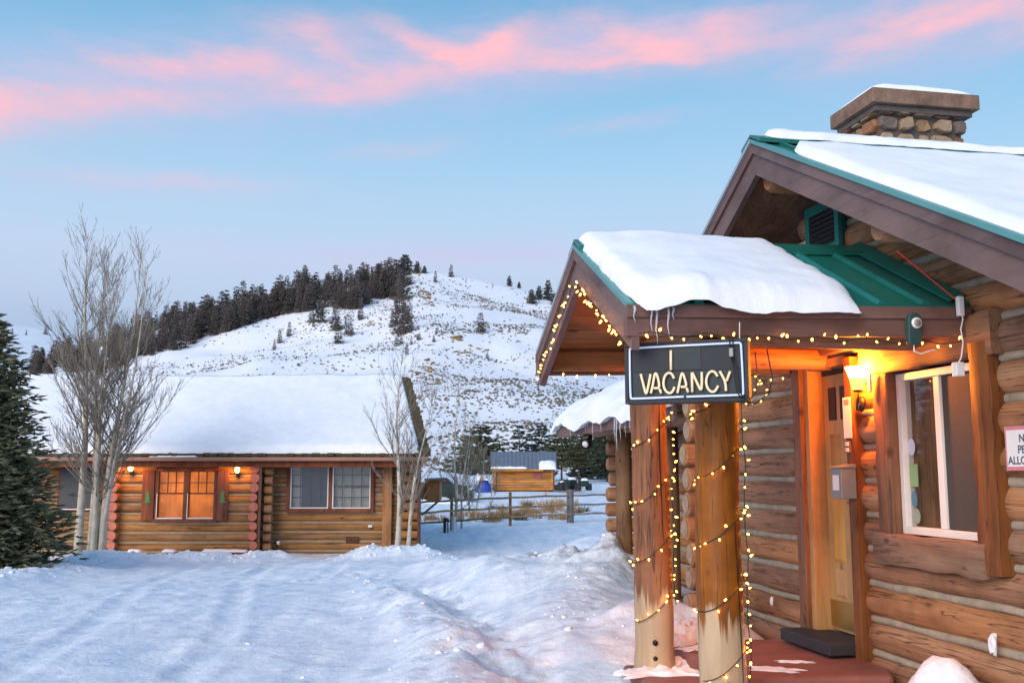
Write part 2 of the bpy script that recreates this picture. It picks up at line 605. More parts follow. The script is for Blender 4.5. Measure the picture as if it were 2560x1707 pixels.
M['glass'] = glassmat('window_glass', (.9, .9, .9), 1.5)
mi, ti, bi = newmat('ice')
bi.inputs['Base Color'].default_value = (.86, .92, .98, 1)
bi.inputs['Roughness'].default_value = .12
bi.inputs['Transmission Weight'].default_value = .65
bi.inputs['IOR'].default_value = 1.31
M['ice'] = mi
# cabin
CC = ((.33, .165, .066), (.18, .080, .030), (.42, .245, .115))
M['clog'] = wood('log_cabin', *CC, axis=0, s=.8, rnd=.16)
M['clog_y'] = wood('log_cabin_cross', *CC, axis=1, s=.8, rnd=.16)
M['cchink'] = plain('cabin_chinking', (.33, .245, .15), .9, 0, .2, 5)
M['salmon'] = plain('painted_log_end', (.52, .155, .105), .7, 0, .2, 8)
M['redwood'] = wood('red_brown_board', (.20, .062, .030), (.13, .036, .018), (.28, .10, .055), axis=2, s=.7, knots=False, rnd=.1)
M['gutter'] = plain('gutter_brown', (.30, .15, .10), .5, .1, .15, 3)
M['shake'] = plain('cedar_shake', (.075, .058, .030), .9, 0, .5, 9, .5)
M['tan_board'] = wood('tan_board', (.36, .18, .085), (.27, .12, .055), (.44, .24, .12), axis=2, s=.8, knots=False, rnd=.05)
M['curtain'] = emit('lit_curtain', (1.0, .24, .035), .75, (.5, .18, .05))
mc, tcu, bcu = newmat('lit_curtain')
_t = tcu.n('ShaderNodeTexCoord'); _m = tcu.n('ShaderNodeMapping'); _m.inputs['Scale'].default_value = (9, 1, .8); tcu.lk(_t.outputs['Object'], _m.inputs[0])
_n = tcu.noise(_m.outputs[0], 1.0, 3); _n2 = tcu.noise(_t.outputs['Object'], 1.6, 3)
_c = tcu.mix(_n.outputs[0], (.55, .10, .012, 1), (1.0, .30, .05, 1))
_c = tcu.mix(1.0, _c, tcu.ramp(_n2.outputs[0], [(.3, (.35, .32, .3)), (.7, (1.25, 1.2, 1.2))]), 'MULTIPLY')
tcu.lk(_c, bcu.inputs['Emission Color']); bcu.inputs['Emission Strength'].default_value = .85
bcu.inputs['Base Color'].default_value = (.4, .15, .05, 1)
M['curtain'] = mc
M['curtain_grey'] = plain('grey_curtain', (.46, .45, .38), .8, 0, .15, 4)
M['pane_dark'] = plain('dark_room_behind', (.05, .055, .06), .6)
M['tree_green'] = plain('painted_green', (.08, .20, .06), .7)
M['lamp_glow'] = emit('lamp_glow', (1.0, .52, .12), 14.0)
def shade_mat(name, col, strength, tr):
    m, t, b = newmat(name)
    tp_ = t.n('ShaderNodeBsdfTransparent'); em = t.n('ShaderNodeEmission'); mx = t.n('ShaderNodeMixShader')
    tp_.inputs[0].default_value = (1, .92, .75, 1)
    em.inputs[0].default_value = c4(col); em.inputs[1].default_value = strength
    mx.inputs[0].default_value = 1 - tr
    t.lk(tp_.outputs[0], mx.inputs[1]); t.lk(em.outputs[0], mx.inputs[2])
    t.lk(mx.outputs[0], t.nt.nodes['Material Output'].inputs[0])
    return m


M['sconce_glow'] = shade_mat('sconce_glow', (1.0, .60, .18), 14.0, .5)
M['sconce_low'] = shade_mat('sconce_low', (1.0, .50, .12), 2.2, .35)
# vegetation and far things
M['bark_aspen'] = plain('aspen_bark', (.50, .455, .37), .85, 0, .3, 7, .4)
M['twig'] = plain('twig', (.215, .185, .15), .9, 0, .3, 3)
M['spruce'] = plain('spruce_needle', (.105, .112, .060), .85, 0, .55, 2.6)
M['pine'] = plain('pine_needle', (.062, .070, .030), .9, 0, .5, 1.2)
M['pine_dark'] = plain('pine_needle_dark', (.040, .052, .032), .9, 0, .5, 1.2)
M['hilltree'] = plain('hill_tree', (.115, .098, .090), .95, 0, .45, .6)
M['hilltree_g'] = plain('hill_tree_green', (.074, .078, .066), .95, 0, .45, .6)
M['bark'] = plain('bark', (.09, .065, .045), .9, 0, .3, 6)
M['sage'] = plain('sagebrush', (.15, .125, .085), .95, 0, .5, .4)
M['rock'] = plain('ochre_rock', (.25, .175, .085), .9, 0, .5, .7, .5)
M['drygrass'] = plain('dry_grass', (.36, .215, .09), .9, 0, .35, 2)
M['drybrush'] = plain('dry_brush', (.13, .10, .065), .9, 0, .35, 2)
M['shed_roof'] = plain('grey_roof_metal', (.155, .185, .225), .5, .2, .12, 3)
M['shed_log'] = wood('shed_log', (.50, .23, .075), (.36, .15, .045), (.58, .31, .12), axis=0, s=.5, knots=False)
M['fence_wood'] = wood('fence_rail', (.30, .205, .115), (.19, .13, .07), (.44, .29, .15), axis=0, s=.7, knots=False, rnd=.3)
M['fence_grey'] = wood('fence_grey', (.28, .26, .25), (.2, .185, .18), (.36, .34, .33), axis=2, s=.7, knots=False)
M['fence_brown'] = wood('fence_post', (.28, .155, .075), (.19, .10, .05), (.36, .21, .11), axis=2, s=.7, knots=False)
M['tarp'] = plain('blue_tarp', (.015, .055, .33), .5, 0, .3, 3)
M['car_paint'] = plain('dark_green_paint', (.012, .035, .028), .35, .1, .2)
M['car_glass'] = plain('car_glass', (.02, .022, .025), .2)
M['tire'] = plain('tyre', (.022, .022, .022), .8)

# ------------------------------------------------------------------ ground
BERM_L = [(-10.5, 13.6), (-8.5, 15.6), (-8.25, 17.6), (-8.75, 20.4), (-8.5, 22.3), (-7.2, 22.9), (-6.3, 23.2), (-5.6, 23.5)]
BERM_C = [(-2.4, 16.6), (-1.75, 13.9), (-1.05, 11.5), (-.62, 9.4), (-.35, 7.6), (-.2, 5.5)]
MOUND_R = [(1.15, 13.4), (.78, 11.6), (.52, 9.8), (.62, 8.4)]
PILE = [(.35, 17.2), (.85, 16.6), (1.15, 15.1), (1.35, 13.9)]
LOX, LOY, LTH = 2.47, 7.7, R(11)
LEX = (math.cos(LTH), math.sin(LTH)); LEY = (-math.sin(LTH), math.cos(LTH))


def to_loc(x, y):
    dx = x - LOX; dy = y - LOY
    return dx * LEX[0] + dy * LEX[1], dx * LEY[0] + dy * LEY[1]


def to_wld(lx, ly, z=0.0):
    return Vector((LOX + lx * LEX[0] + ly * LEY[0], LOY + lx * LEX[1] + ly * LEY[1], z))


def ground_z(x, y, detail=True):
    x = np.asarray(x, float); y = np.asarray(y, float)
    z = np.interp(y, [-50, 0, 8, 13, 19, 24.2, 28, 33, 45, 60, 80, 120, 200], [0, 0, .0, -.02, -.2, -.42, -.34, -.17, .08, .40, .80, 1.5, 2.6])
    lx, ly = to_loc(x, y)
    z = z + .12 * smooth(-3.2, -.6, lx) * smooth(26, 18, y)
    dl = seg_dist(x, y, BERM_L); dc = seg_dist(x, y, BERM_C); dm = seg_dist(x, y, MOUND_R); dp = seg_dist(x, y, PILE)
    var = .75 + .9 * fbm(x * .7, y * .7, 3, 5)
    bl = np.exp(-(dl / .75) ** 2) * .25 * var
    hc = np.interp(y, [5, 9, 12, 15, 17.5], [.20, .19, .16, .10, .02])
    bc = np.exp(-(dc / .46) ** 2) * hc * (1 + .7 * fbm(x * 1.1, y * 1.1, 3, 9))
    bm = np.exp(-(dm / .80) ** 2) * np.interp(y, [7, 8.5, 11, 13.5, 14.5], [.13, .20, .28, .38, .3])
    bp = np.exp(-(dp / .55) ** 2) * .34 * (1 + .9 * fbm(x * 1.6, y * 1.6, 3, 31))
    b5 = np.exp(-(((x + .15) / .9) ** 2 + ((y - 15.2) / 2.0) ** 2)) * .16
    b6 = np.exp(-(((x - 1.65) / 1.0) ** 2 + ((y - 20.2) / 1.6) ** 2)) * .55
    b7 = np.exp(-((np.maximum(0, np.abs(x + 2.75) - .5) / .75) ** 2 + ((y - 23.4) / .75) ** 2)) * .30
    b8 = np.exp(-(((x + 3.1) / 1.6) ** 2 + ((y - 20.3) / 2.2) ** 2)) * .12
    # bank on the far side of the path, towards the pile
    b9 = np.exp(-(seg_dist(x, y, [(-1.3, 18.5), (-.35, 15.5), (.0, 13.2)]) / .6) ** 2) * .20
    # banked snow against the lodge wall and porch
    b10 = np.exp(-(((lx + .75) / .5) ** 2 + ((ly - 1.7) / .55) ** 2)) * .28
    b11 = np.exp(-(((lx + .22) / .28) ** 2 + ((ly + 1.62) / .30) ** 2)) * .44
    b12 = np.exp(-(((lx + .30) / .25) ** 2 + ((ly - 1.35) / .35) ** 2)) * .22
    rough = np.clip(bl * 2.4 + bc * 2.6 + bm * 1.1 + bp * 2.6 + b7 * 1.6 + b9 * 1.5 + b10 * 2.5 + b11 * 2 + b12 * 2, 0, 1.1)
    z = z + bl + bc + bm + bp + b5 + b6 + b7 + b8 + b9 + b10 + b11 + b12
    for rp in ([(-2.2, 4), (-2.9, 10), (-4.4, 17), (-5.2, 22)], [(-3.7, 4), (-4.4, 10), (-5.9, 17), (-6.6, 21.5)], [(-7.5, 10.5), (-4.5, 13.5), (-3.2, 17.5), (-3.6, 22)], [(-8.0, 12), (-5.6, 14.8), (-4.7, 18), (-5.0, 22)]):
        rd = seg_dist(x + .12 * fbm(y * .3, y * .1, 2, 2), y, rp)
        z = z - .020 * np.exp(-(rd / .14) ** 4) + .010 * np.exp(-((rd - .22) / .08) ** 2)
    if detail and x.size > 100:
        fr = random.Random(55)
        for (fx0, fy0, fx1, fy1, nst) in ((-1.0, 13.8, -.35, 10.4, 9), (-.35, 10.4, .25, 7.2, 9), (-.9, 14.2, -.2, 9.6, 11), (-2.6, 18.5, -1.1, 14.2, 11), (-7.2, 12.5, -2.6, 18.5, 20), (-1.6, 24.2, -.4, 30, 12), (-1.2, 17, -1.5, 25, 16)):
            L_ = math.hypot(fx1 - fx0, fy1 - fy0); ux, uy = (fx1 - fx0) / L_, (fy1 - fy0) / L_
            for q_ in range(nst):
                tt = (q_ + fr.uniform(.3, .7)) / nst
                sd = .10 if q_ % 2 else -.10
                cx_ = fx0 + (fx1 - fx0) * tt - uy * sd + fr.gauss(0, .03); cy_ = fy0 + (fy1 - fy0) * tt + ux * sd + fr.gauss(0, .03)
                m_ = (np.abs(x - cx_) < .6) & (np.abs(y - cy_) < .6)
                if not m_.any(): continue
                al = (x[m_] - cx_) * ux + (y[m_] - cy_) * uy; ac = -(x[m_] - cx_) * uy + (y[m_] - cy_) * ux
                r2 = (al / .17) ** 2 + (ac / .075) ** 2
                z[m_] = z[m_] - .045 * np.exp(-r2 ** 2) + .012 * np.exp(-((np.sqrt(r2) - 1.45) / .35) ** 2)
    # path trench between the two banks
    pt = np.exp(-(seg_dist(x, y, [(-1.2, 14.2), (-.55, 12.2), (-.32, 10.4), (.02, 8.8), (.15, 7.4)]) / .34) ** 2)
    z = z - .07 * pt
    if detail:
        near = smooth(34, 24, y)
        lump = np.abs(fbm(x * 2.3, y * 2.3, 4, 77)) * .20 + fbm(x * 6, y * 6, 4, 41) * .10
        z = z + rough * lump * near
        z = z + near * (fbm(x * .45, y * .45, 3, 3) * .04)
        u = x * .80 + y * .60; v = -x * .60 + y * .80
        trk = fbm(u * 3.0, v * .35, 3, 88) * .014 + fbm(u * 1.1 + 7, v * .16, 2, 12) * .022
        z = z + near * (trk * (1 - np.clip(rough * 1.4, 0, 1)) + fbm(x * 3.1, y * 3.1, 4, 21) * .020 * (1 + 2.2 * pt) + fbm(x * 13, y * 13, 3, 61) * .012)
        z = z + (1 - near) * fbm(x * .12, y * .12, 3, 90) * .25 * smooth(34, 60, y)
    return z


xs = np.concatenate([-np.geomspace(3000, 16, 46), np.arange(-15.4, -9.0, .11), np.arange(-9.0, 3.2, .055), np.arange(3.2, 6, .2), np.geomspace(6.5, 3000, 44)])
ys = np.concatenate([-np.geomspace(3000, 6, 24), np.arange(-4, 5.2, .5), np.arange(5.3, 15, .05), np.arange(15, 25.5, .075), np.arange(25.6, 46, .25), np.geomspace(47, 4000, 46)])
X, Y = np.meshgrid(xs, ys, indexing='ij')
Z = ground_z(X, Y)
nx_, ny_ = X.shape
gm = bpy.data.meshes.new('ground')
vv = np.stack([X, Y, Z], -1).reshape(-1, 3)
idx = np.arange(nx_ * ny_).reshape(nx_, ny_)
ff = np.stack([idx[:-1, :-1], idx[1:, :-1], idx[1:, 1:], idx[:-1, 1:]], -1).reshape(-1, 4)
gm.vertices.add(len(vv)); gm.vertices.foreach_set('co', vv.ravel().astype(np.float32))
gm.loops.add(ff.size); gm.loops.foreach_set('vertex_index', ff.ravel().astype(np.int32))
gm.polygons.add(len(ff))
gm.polygons.foreach_set('loop_start', np.arange(0, ff.size, 4).astype(np.int32))
gm.polygons.foreach_set('use_smooth', np.ones(len(ff), bool))
gm.update(calc_edges=True)
dirt = np.exp(-(seg_dist(X, Y, PILE[0:] + [(1.5, 13.2)]) / .38) ** 2) * 1.15 + np.exp(-(seg_dist(X, Y, [(.7, 12.2), (.75, 10), (.9, 8), (.4, 7)]) / .42) ** 2) * .20 \
    + np.exp(-(seg_dist(X, Y, [(-.55, 10.2), (-.25, 8.6), (-.1, 7.2), (.7, 7.2)]) / .38) ** 2) * .34 + np.exp(-(((X + 1.5) / 1.3) ** 2 + ((Y - 25.6) / .7) ** 2)) * .8
soil = smooth(.35, .8, 1.3 * np.exp(-(((X + 9.9) / 1.1) ** 2 + ((Y - 17.6) / 1.9) ** 2)) + .7 * fbm(X * 2.5, Y * 2.5, 3, 19))
for nm, arr in (('dirt', dirt), ('soil', soil)):
    a = gm.attributes.new(nm, 'FLOAT', 'POINT')
    a.data.foreach_set('value', np.clip(arr, 0, 1).ravel().astype(np.float32))
gm.materials.append(M['snow_ground'])
go = bpy.data.objects.new('ground', gm)
COL.objects.link(go)
tag(go, kind='structure')


def gz(x, y):
    i = min(max(int(np.searchsorted(xs, x)) - 1, 0), nx_ - 2); j = min(max(int(np.searchsorted(ys, y)) - 1, 0), ny_ - 2)
    u = (x - xs[i]) / (xs[i + 1] - xs[i]); v = (y - ys[j]) / (ys[j + 1] - ys[j])
    return float((Z[i, j] * (1 - u) + Z[i + 1, j] * u) * (1 - v) + (Z[i, j + 1] * (1 - u) + Z[i + 1, j + 1] * u) * v)


# ------------------------------------------------------------------ hills
def table(pts):
    t = sorted(azel(x, y) for x, y in pts)
    return np.array([a for a, e in t]), np.array([e for a, e in t])


RA, RE = table([(-900, 1000), (-300, 960), (0, 885), (80, 846), (150, 820), (250, 786), (380, 742), (500, 718), (600, 694), (700, 668), (850, 645), (925, 628), (962, 616), (1000, 619),
                (1100, 637), (1180, 650), (1280, 674), (1420, 735), (1600, 810), (1900, 900), (2400, 960)])
FA, FE = table([(-900, 640), (-400, 690), (-150, 715), (0, 733), (120, 758), (250, 800), (420, 860), (700, 930)])
RIDGE = 430.0
FAR = 900.0


def hill_z(x, y):
    x = np.asarray(x, float); y = np.asarray(y, float)
    r = np.hypot(x, y); a = np.arctan2(x, y)
    H = RIDGE * np.tan(np.interp(a, RA, RE)) - .5
    t = np.clip((r - 118) / (RIDGE - 118), 0, 1)
    z = 1.0 + H * (.25 * t + .75 * t ** 1.5)
    back = np.clip((r - RIDGE) / 450, 0, 1)
    z = z - H * .8 * back
    z = z + (fbm(x * .012, y * .012, 4, 8) * 16 + fbm(x * .06, y * .06, 3, 15) * 2.5) * t * (1 - t) * 2.2
    z = z + fbm(x * .05, y * .05, 3, 55) * 1.6 * t
    return z


def far_z(x, y):
    r = np.hypot(x, y); a = np.arctan2(x, y)
    H = FAR * np.tan(np.interp(a, FA, FE))
    t = np.clip((r - 420) / (FAR - 420), 0, 1)
    return 2.0 + H * t ** 1.2 - H * .7 * np.clip((r - FAR) / 500, 0, 1) + fbm(x * .01, y * .01, 3, 4) * 10 * t * (1 - t)


def polar_mesh(name, fz, a0, a1, na, r0, r1, nr, mat):
    A, Rr = np.meshgrid(np.linspace(R(a0), R(a1), na), np.linspace(r0, r1, nr), indexing='ij')
    Xh = np.sin(A) * Rr; Yh = np.cos(A) * Rr
    b = MB(); b.grid(np.stack([Xh, Yh, fz(Xh, Yh)], -1), flip=True)
    o = b.build(name, mat, smoothf=True)
    return tag(o, kind='structure')


polar_mesh('hill', hill_z, -52, 46, 240, 112, 880, 110, M['snow_hill'])
polar_mesh('hill', far_z, -62, 0, 90, 400, 1380, 40, M['snow_hill'])


def on_hill(xd, yd, fz=hill_z, r0=122, r1=520):
    d = ray(xd, yd)
    ts = np.linspace(r0, r1, 800)
    hx = d[0] * ts; hy = d[1] * ts; hz = CAM_H + d[2] * ts
    gap = hz - fz(hx, hy)
    below = np.where(gap < 0)[0]
    i = int(below[0]) if len(below) else int(np.argmin(gap / ts))
    return Vector((hx[i], hy[i], float(fz(hx[i:i + 1], hy[i:i + 1])[0])))


# ------------------------------------------------------------------ conifers
def conifer(b, H, Rb, levels, nb, step, rg, z0=.06, power=.85, droop=.25, thick=.028, lenk=1.0, jit=.25, up=.0):
    for li in range(levels):
        t = (li + rg.random() * .6) / levels
        z = H * (z0 + (1 - z0) * t)
        rad0 = Rb * max(.02, (1 - t)) ** power
        n = max(3, int(nb * (.45 + .55 * (1 - t))))
        for k in range(n):
            a = 2 * math.pi * (k + rg.random()) / n
            rad = rad0 * rg.uniform(1 - jit * 1.6, 1 + jit * .6)
            dr = Vector((math.cos(a), math.sin(a), 0))
            side = Vector((-dr.y, dr.x, 0))
            m = max(1, int(rad / step))
            for q in range(m):
                u = (q + .6 + rg.random() * .5) / (m + .1)
                if u < .22 and m > 3:
                    continue
                p = Vector((0, 0, z)) + dr * (rad * u) + Vector((0, 0, -droop * rad * u * u + up * rad * u))
                p += Vector((rg.gauss(0, .25), rg.gauss(0, .25), rg.gauss(0, .2))) * step
                L = step * lenk * rg.uniform(1.2, 2.1)
                b.spindle(p, dr + Vector((0, 0, rg.uniform(-.2, .35))), L, thick * rg.uniform(.8, 1.4))
                for sgn in (-1, 1):
                    dd = dr * rg.uniform(.25, .7) + side * sgn + Vector((0, 0, rg.uniform(-.45, .3)))
                    b.spindle(p, dd, L * rg.uniform(.7, 1.0), thick * rg.uniform(.7, 1.2))
    b.spindle(Vector((0, 0, H * .93)), Vector((rg.uniform(-.05, .05), 0, 1)), H * .09, thick * 1.0)


HT = []
for i in range(6):
    rg = random.Random(100 + i)
    b = MB()
    Hh = 1.0
    conifer(b, Hh, (.17, .21, .15, .24, .19, .27)[i], (15, 14, 17, 13, 15, 12)[i], 9, .055, rg, .04, .8, .25, .018, 1.0, .35)
    b.tube([(0, 0, -.06), (0, 0, .9)], [.014, .004], 4)
    HT.append(b.mesh('pine_tree', M['hilltree'] if i % 3 else M['hilltree_g']))
# round-crowned pine
HR = []
for i in range(2):
    rg = random.Random(200 + i)
    b = MB()
    conifer(b, 1.0, (.36, .30)[i], 14, 15, .06, rg, .03, .48, .05, .026, 1.0, .45, .2)
    b.tube([(0, 0, -.06), (0, 0, .8)], [.02, .008], 4)
    HR.append(b.mesh('pine_tree', M['hilltree_g']))


def hill_tree(xd, yd, hpx, lab, grp, rnd_shape=False, rg=rng):
    p = on_hill(xd, yd)
    if p is None:
        return None
    dist = math.hypot(p.x, p.y)
    H = hpx * KD / FPX * dist
    me = rg.choice(HR if rnd_shape else HT)
    s = H * rg.uniform(.97, 1.03)
    wd = s * rg.uniform(.75, 1.5)
    o = put('pine_tree', me, None, (p.x, p.y, p.z - .2), (0, 0, rg.uniform(0, 6.28)), (wd, wd, s))
    return tag(o, lab, 'tree', grp)


# forest band on the left shoulder of the hill
LOW = [(60, 862), (243, 851), (299, 830), (352, 816), (440, 792), (573, 745), (655, 722), (749, 716), (820, 712), (901, 690), (930, 676)]
TOP = [(60, 852), (150, 820), (250, 786), (380, 742), (500, 718), (600, 694), (700, 668), (850, 645), (930, 630)]
lx_, ly_ = zip(*LOW); tx_, ty_ = zip(*TOP)
rg = random.Random(5)
cand = []
for k in range(620):
    x = rg.uniform(75, 932)
    lo = float(np.interp(x, lx_, ly_)); hi = float(np.interp(x, tx_, ty_))
    u = rg.random() ** .8
    y = hi + 3 + (lo - hi - 3) * u
    if fbm(np.array([x * .03]), np.array([y * .03]), 2, 66)[0] > .16 and u > .12:
        continue
    h_ = rg.uniform(26, 60) * (1.15 if x > 400 else .95)
    cand.append((x, y, h_, ('%s conifer at the lower edge of the dark wood above the open snow slope' if u > .8 else '%s conifer inside the dense dark wood on the hill shoulder') % ('tall slim' if h_ > 46 else 'short' if h_ < 34 else 'middle-sized')))
# skyline row
for k in range(95):
    x = 80 + 850 * (k + rg.random()) / 95
    h_ = rg.uniform(18, 54) * (1 if x > 300 else .6)
    cand.append((x, float(np.interp(x, tx_, ty_)) + 3, h_, '%s conifer on the skyline of the dark wooded ridge' % ('tall spiky' if h_ > 38 else 'small')))
rg.shuffle(cand)
single = cand[:285]
for (x, y, h, lab_) in single:
    hill_tree(x, y, h, lab_, 'conifers of the hillside wood', rg=rg)
b = MB()
srcs = []
for me in HT:
    co = np.empty(len(me.vertices) * 3); me.vertices.foreach_get('co', co)
    srcs.append((co.reshape(-1, 3), [tuple(p.vertices) for p in me.polygons]))
for (x, y, h, _) in cand[285:]:
    p = on_hill(x, y)
    if p is None:
        continue
    co, fs = rg.choice(srcs)
    Hs = h * KD / FPX * math.hypot(p.x, p.y)
    b.add(co * np.array([Hs * 1.1, Hs * 1.1, Hs]) + np.array([p.x, p.y, p.z - .2]), fs)
tag(b.build('forest', M['hilltree']), 'dark mass of distant conifers filling the wood along the hill shoulder', 'forest', kind='stuff')

# lone hill trees
LONE = [('big dark pine of the close clump on the open slope beside the wood', [(926, 768, 72), (912, 766, 60), (940, 764, 56), (900, 752, 44), (930, 745, 48)]),
        ('small dark conifer alone in the middle of the open snow slope', [(1104, 762, 38)]),
        ('dark conifer pair member on the bare slope left of the big pine', [(630, 804, 22), (642, 788, 26)]),
        ('small green conifer just above the young pair on the bare slope', [(664, 773, 28)]),
        ('conifer standing on the right skyline of the snowy hill', [(1036, 636, 24)]),
        ('conifer by the ochre rocks just under the hilltop', [(1000, 648, 22)]),
        ('small conifer below the large pine clump on the hill', [(912, 796, 30), (921, 789, 18), (934, 813, 22), (945, 792, 18), (963, 781, 14), (996, 787, 14), (1003, 764, 12)]),
        ('pine in the group hanging below the wood on the open slope', [(777, 788, 34), (800, 770, 42), (770, 760, 48), (735, 740, 48), (720, 750, 20), (828, 735, 40), (735, 722, 34), (716, 740, 26)]),
        ('tiny conifer low on the sagebrush slope', [(1119, 824, 14), (1236, 898, 18)]),
        ('dark conifer at the edge of the wood beside the hill crest', [(925, 690, 60), (918, 720, 60), (908, 745, 46), (940, 655, 30), (935, 735, 50)])]
for lab, pts in LONE:
    for (x, y, h) in pts:
        hill_tree(x, y, h * (1.0 if 'clump' in lab and 'big' in lab else 1.25), lab, 'scattered conifers on the open hillside')
ROUND = [
         ('round-crowned pine on the very top of the hill', [(930, 632, 50), (958, 628, 30), (975, 628, 20)]),
         ('rounded pine on the right shoulder of the hill near the porch gable', [(1258, 690, 48), (1238, 688, 34), (1170, 650, 26), (1192, 652, 16)]),
         ('small rounded pine below the right shoulder pines', [(1222, 698, 34), (1278, 700, 30)])]
for lab, pts in ROUND:
    for (x, y, h) in pts:
        hill_tree(x, y, h, lab, 'round-crowned pines on the hill', True)
# few trees on the far left hill
for (x, y, h) in [(105, 768, 22), (28, 768, 14), (60, 770, 12)]:
    p = on_hill(x, y, far_z, 430, 1000)
    if p:
        H = h * KD / FPX * p.length
        tag(put('pine_tree', rng.choice(HT), None, (p.x, p.y, p.z - .3), (0, 0, rng.random() * 6), H), 'lone dark conifer on the pale far hill behind the spruce', 'tree', 'conifers on the far hill')

# sagebrush on the hill
b = MB()
rg = np.random.RandomState(3)
N = 62000
a_ = np.radians(rg.uniform(-27, 12, N)); r_ = np.sqrt(rg.uniform(124 ** 2, 424 ** 2, N))
hx = np.sin(a_) * r_; hy = np.cos(a_) * r_
dens = .20 + .85 * smooth(R(-8), R(2), a_) * smooth(330, 200, r_) + .25 * smooth(R(-9), R(0), a_)
dens = dens * np.clip(.25 + 3.2 * np.clip(fbm(hx * .035, hy * .035, 3, 71) + .10, -.1, .6) + 1.2 * fbm(hx * .15, hy * .15, 2, 5), 0, 2)
dens = np.where(fbm(hx * .02, hy * .02, 3, 33) > .32, dens * .1, dens)
dens = dens + (.55 + .9 * fbm(hx * .08, hy * .08, 3, 91)) * smooth(R(-7), R(0), a_) * smooth(300, 190, r_)
keep = rg.uniform(0, 1, N) < dens
hx, hy = hx[keep], hy[keep]
hz = hill_z(hx, hy)
for px, py, pz in zip(hx, hy, hz):
    s = rg.uniform(.10, .28) * (1 + .0012 * py)
    wv = rg.uniform(.7, 1.5)
    q = rg.uniform(-.25, .25, (6, 3)) * s
    P6 = np.array([(1, 0, .3), (-1, 0, .3), (0, 1, .3), (0, -1, .3), (0, 0, 1.1), (0, 0, -.3)]) * np.array([s * wv, s, s]) + q + np.array([px, py, pz])
    b.add(P6, [(0, 2, 4), (2, 1, 4), (1, 3, 4), (3, 0, 4), (2, 0, 5), (1, 2, 5), (3, 1, 5), (0, 3, 5)])
tag(b.build('sagebrush', M['sage']), 'low brown sagebrush dotting the snowy hillside', 'sagebrush', kind='stuff')

# rock outcrops
RM = []
for i in range(5):
    b = MB()
    P = []
    for iu in range(7):
        row = []
        for iv in range(9):
            th = math.pi * iu / 6; ph = 2 * math.pi * iv / 8
            d = Vector((math.sin(th) * math.cos(ph), math.sin(th) * math.sin(ph), math.cos(th) * .75))
            row.append(tuple(d * (1 + .55 * mnoise.noise(d * 1.9 + Vector((i * 7, 0, 0))))))
        row[8] = row[0]
        P.append(row)
    b.grid(P)
    RM.append(b.mesh('rock', M['rock']))


def outcrop(lab, spots):
    p0 = on_hill(*spots[0][:2])
    t = thing('rock_outcrop', lab, 'rocks', tuple(p0), 0, 'rock outcrops on the hillside')
    for (x, y, s) in spots:
        p = on_hill(x, y)
        if p is None:
            continue
        d = math.hypot(p.x, p.y)
        sc = s * KD / FPX * d * .85
        put('rock', rng.choice(RM), t, p - p0, (rng.uniform(-.3, .3), rng.uniform(-.3, .3), rng.uniform(0, 6)), (sc * rng.uniform(.9, 1.5), sc, sc * rng.uniform(.45, .8)))


rg = random.Random(9)
spread = lambda x, y, w_, h_, n, s0, s1: [(rg.gauss(x, w_), rg.gauss(y, h_), rg.uniform(s0, s1)) for _ in range(n)]
outcrop('ochre rock outcrop just below the hilltop beside the wood', spread(978, 688, 16, 16, 30, 3, 8))
outcrop('ochre rock outcrop low on the slope behind the small aspen', spread(985, 850, 17, 13, 30, 4, 9))
outcrop('tan boulder pair on the middle of the open slope', spread(1050, 781, 9, 4, 10, 5, 11))
outcrop('low line of ochre rocks under the boulder pair', spread(1065, 808, 18, 5, 18, 3, 7))
outcrop('small flat rocks at the foot of the slope above the cabin ridge', spread(845, 850, 9, 3, 9, 4, 8))
outcrop('small ochre rocks scattered over the lower open slope', spread(760, 842, 20, 12, 10, 3, 6))
outcrop('brown rock patch in the grass on the hill crest', spread(962, 625, 6, 3, 7, 3, 6))
outcrop('brown rocks beside the lower pines of the slope', spread(855, 746, 9, 5, 8, 3, 6))

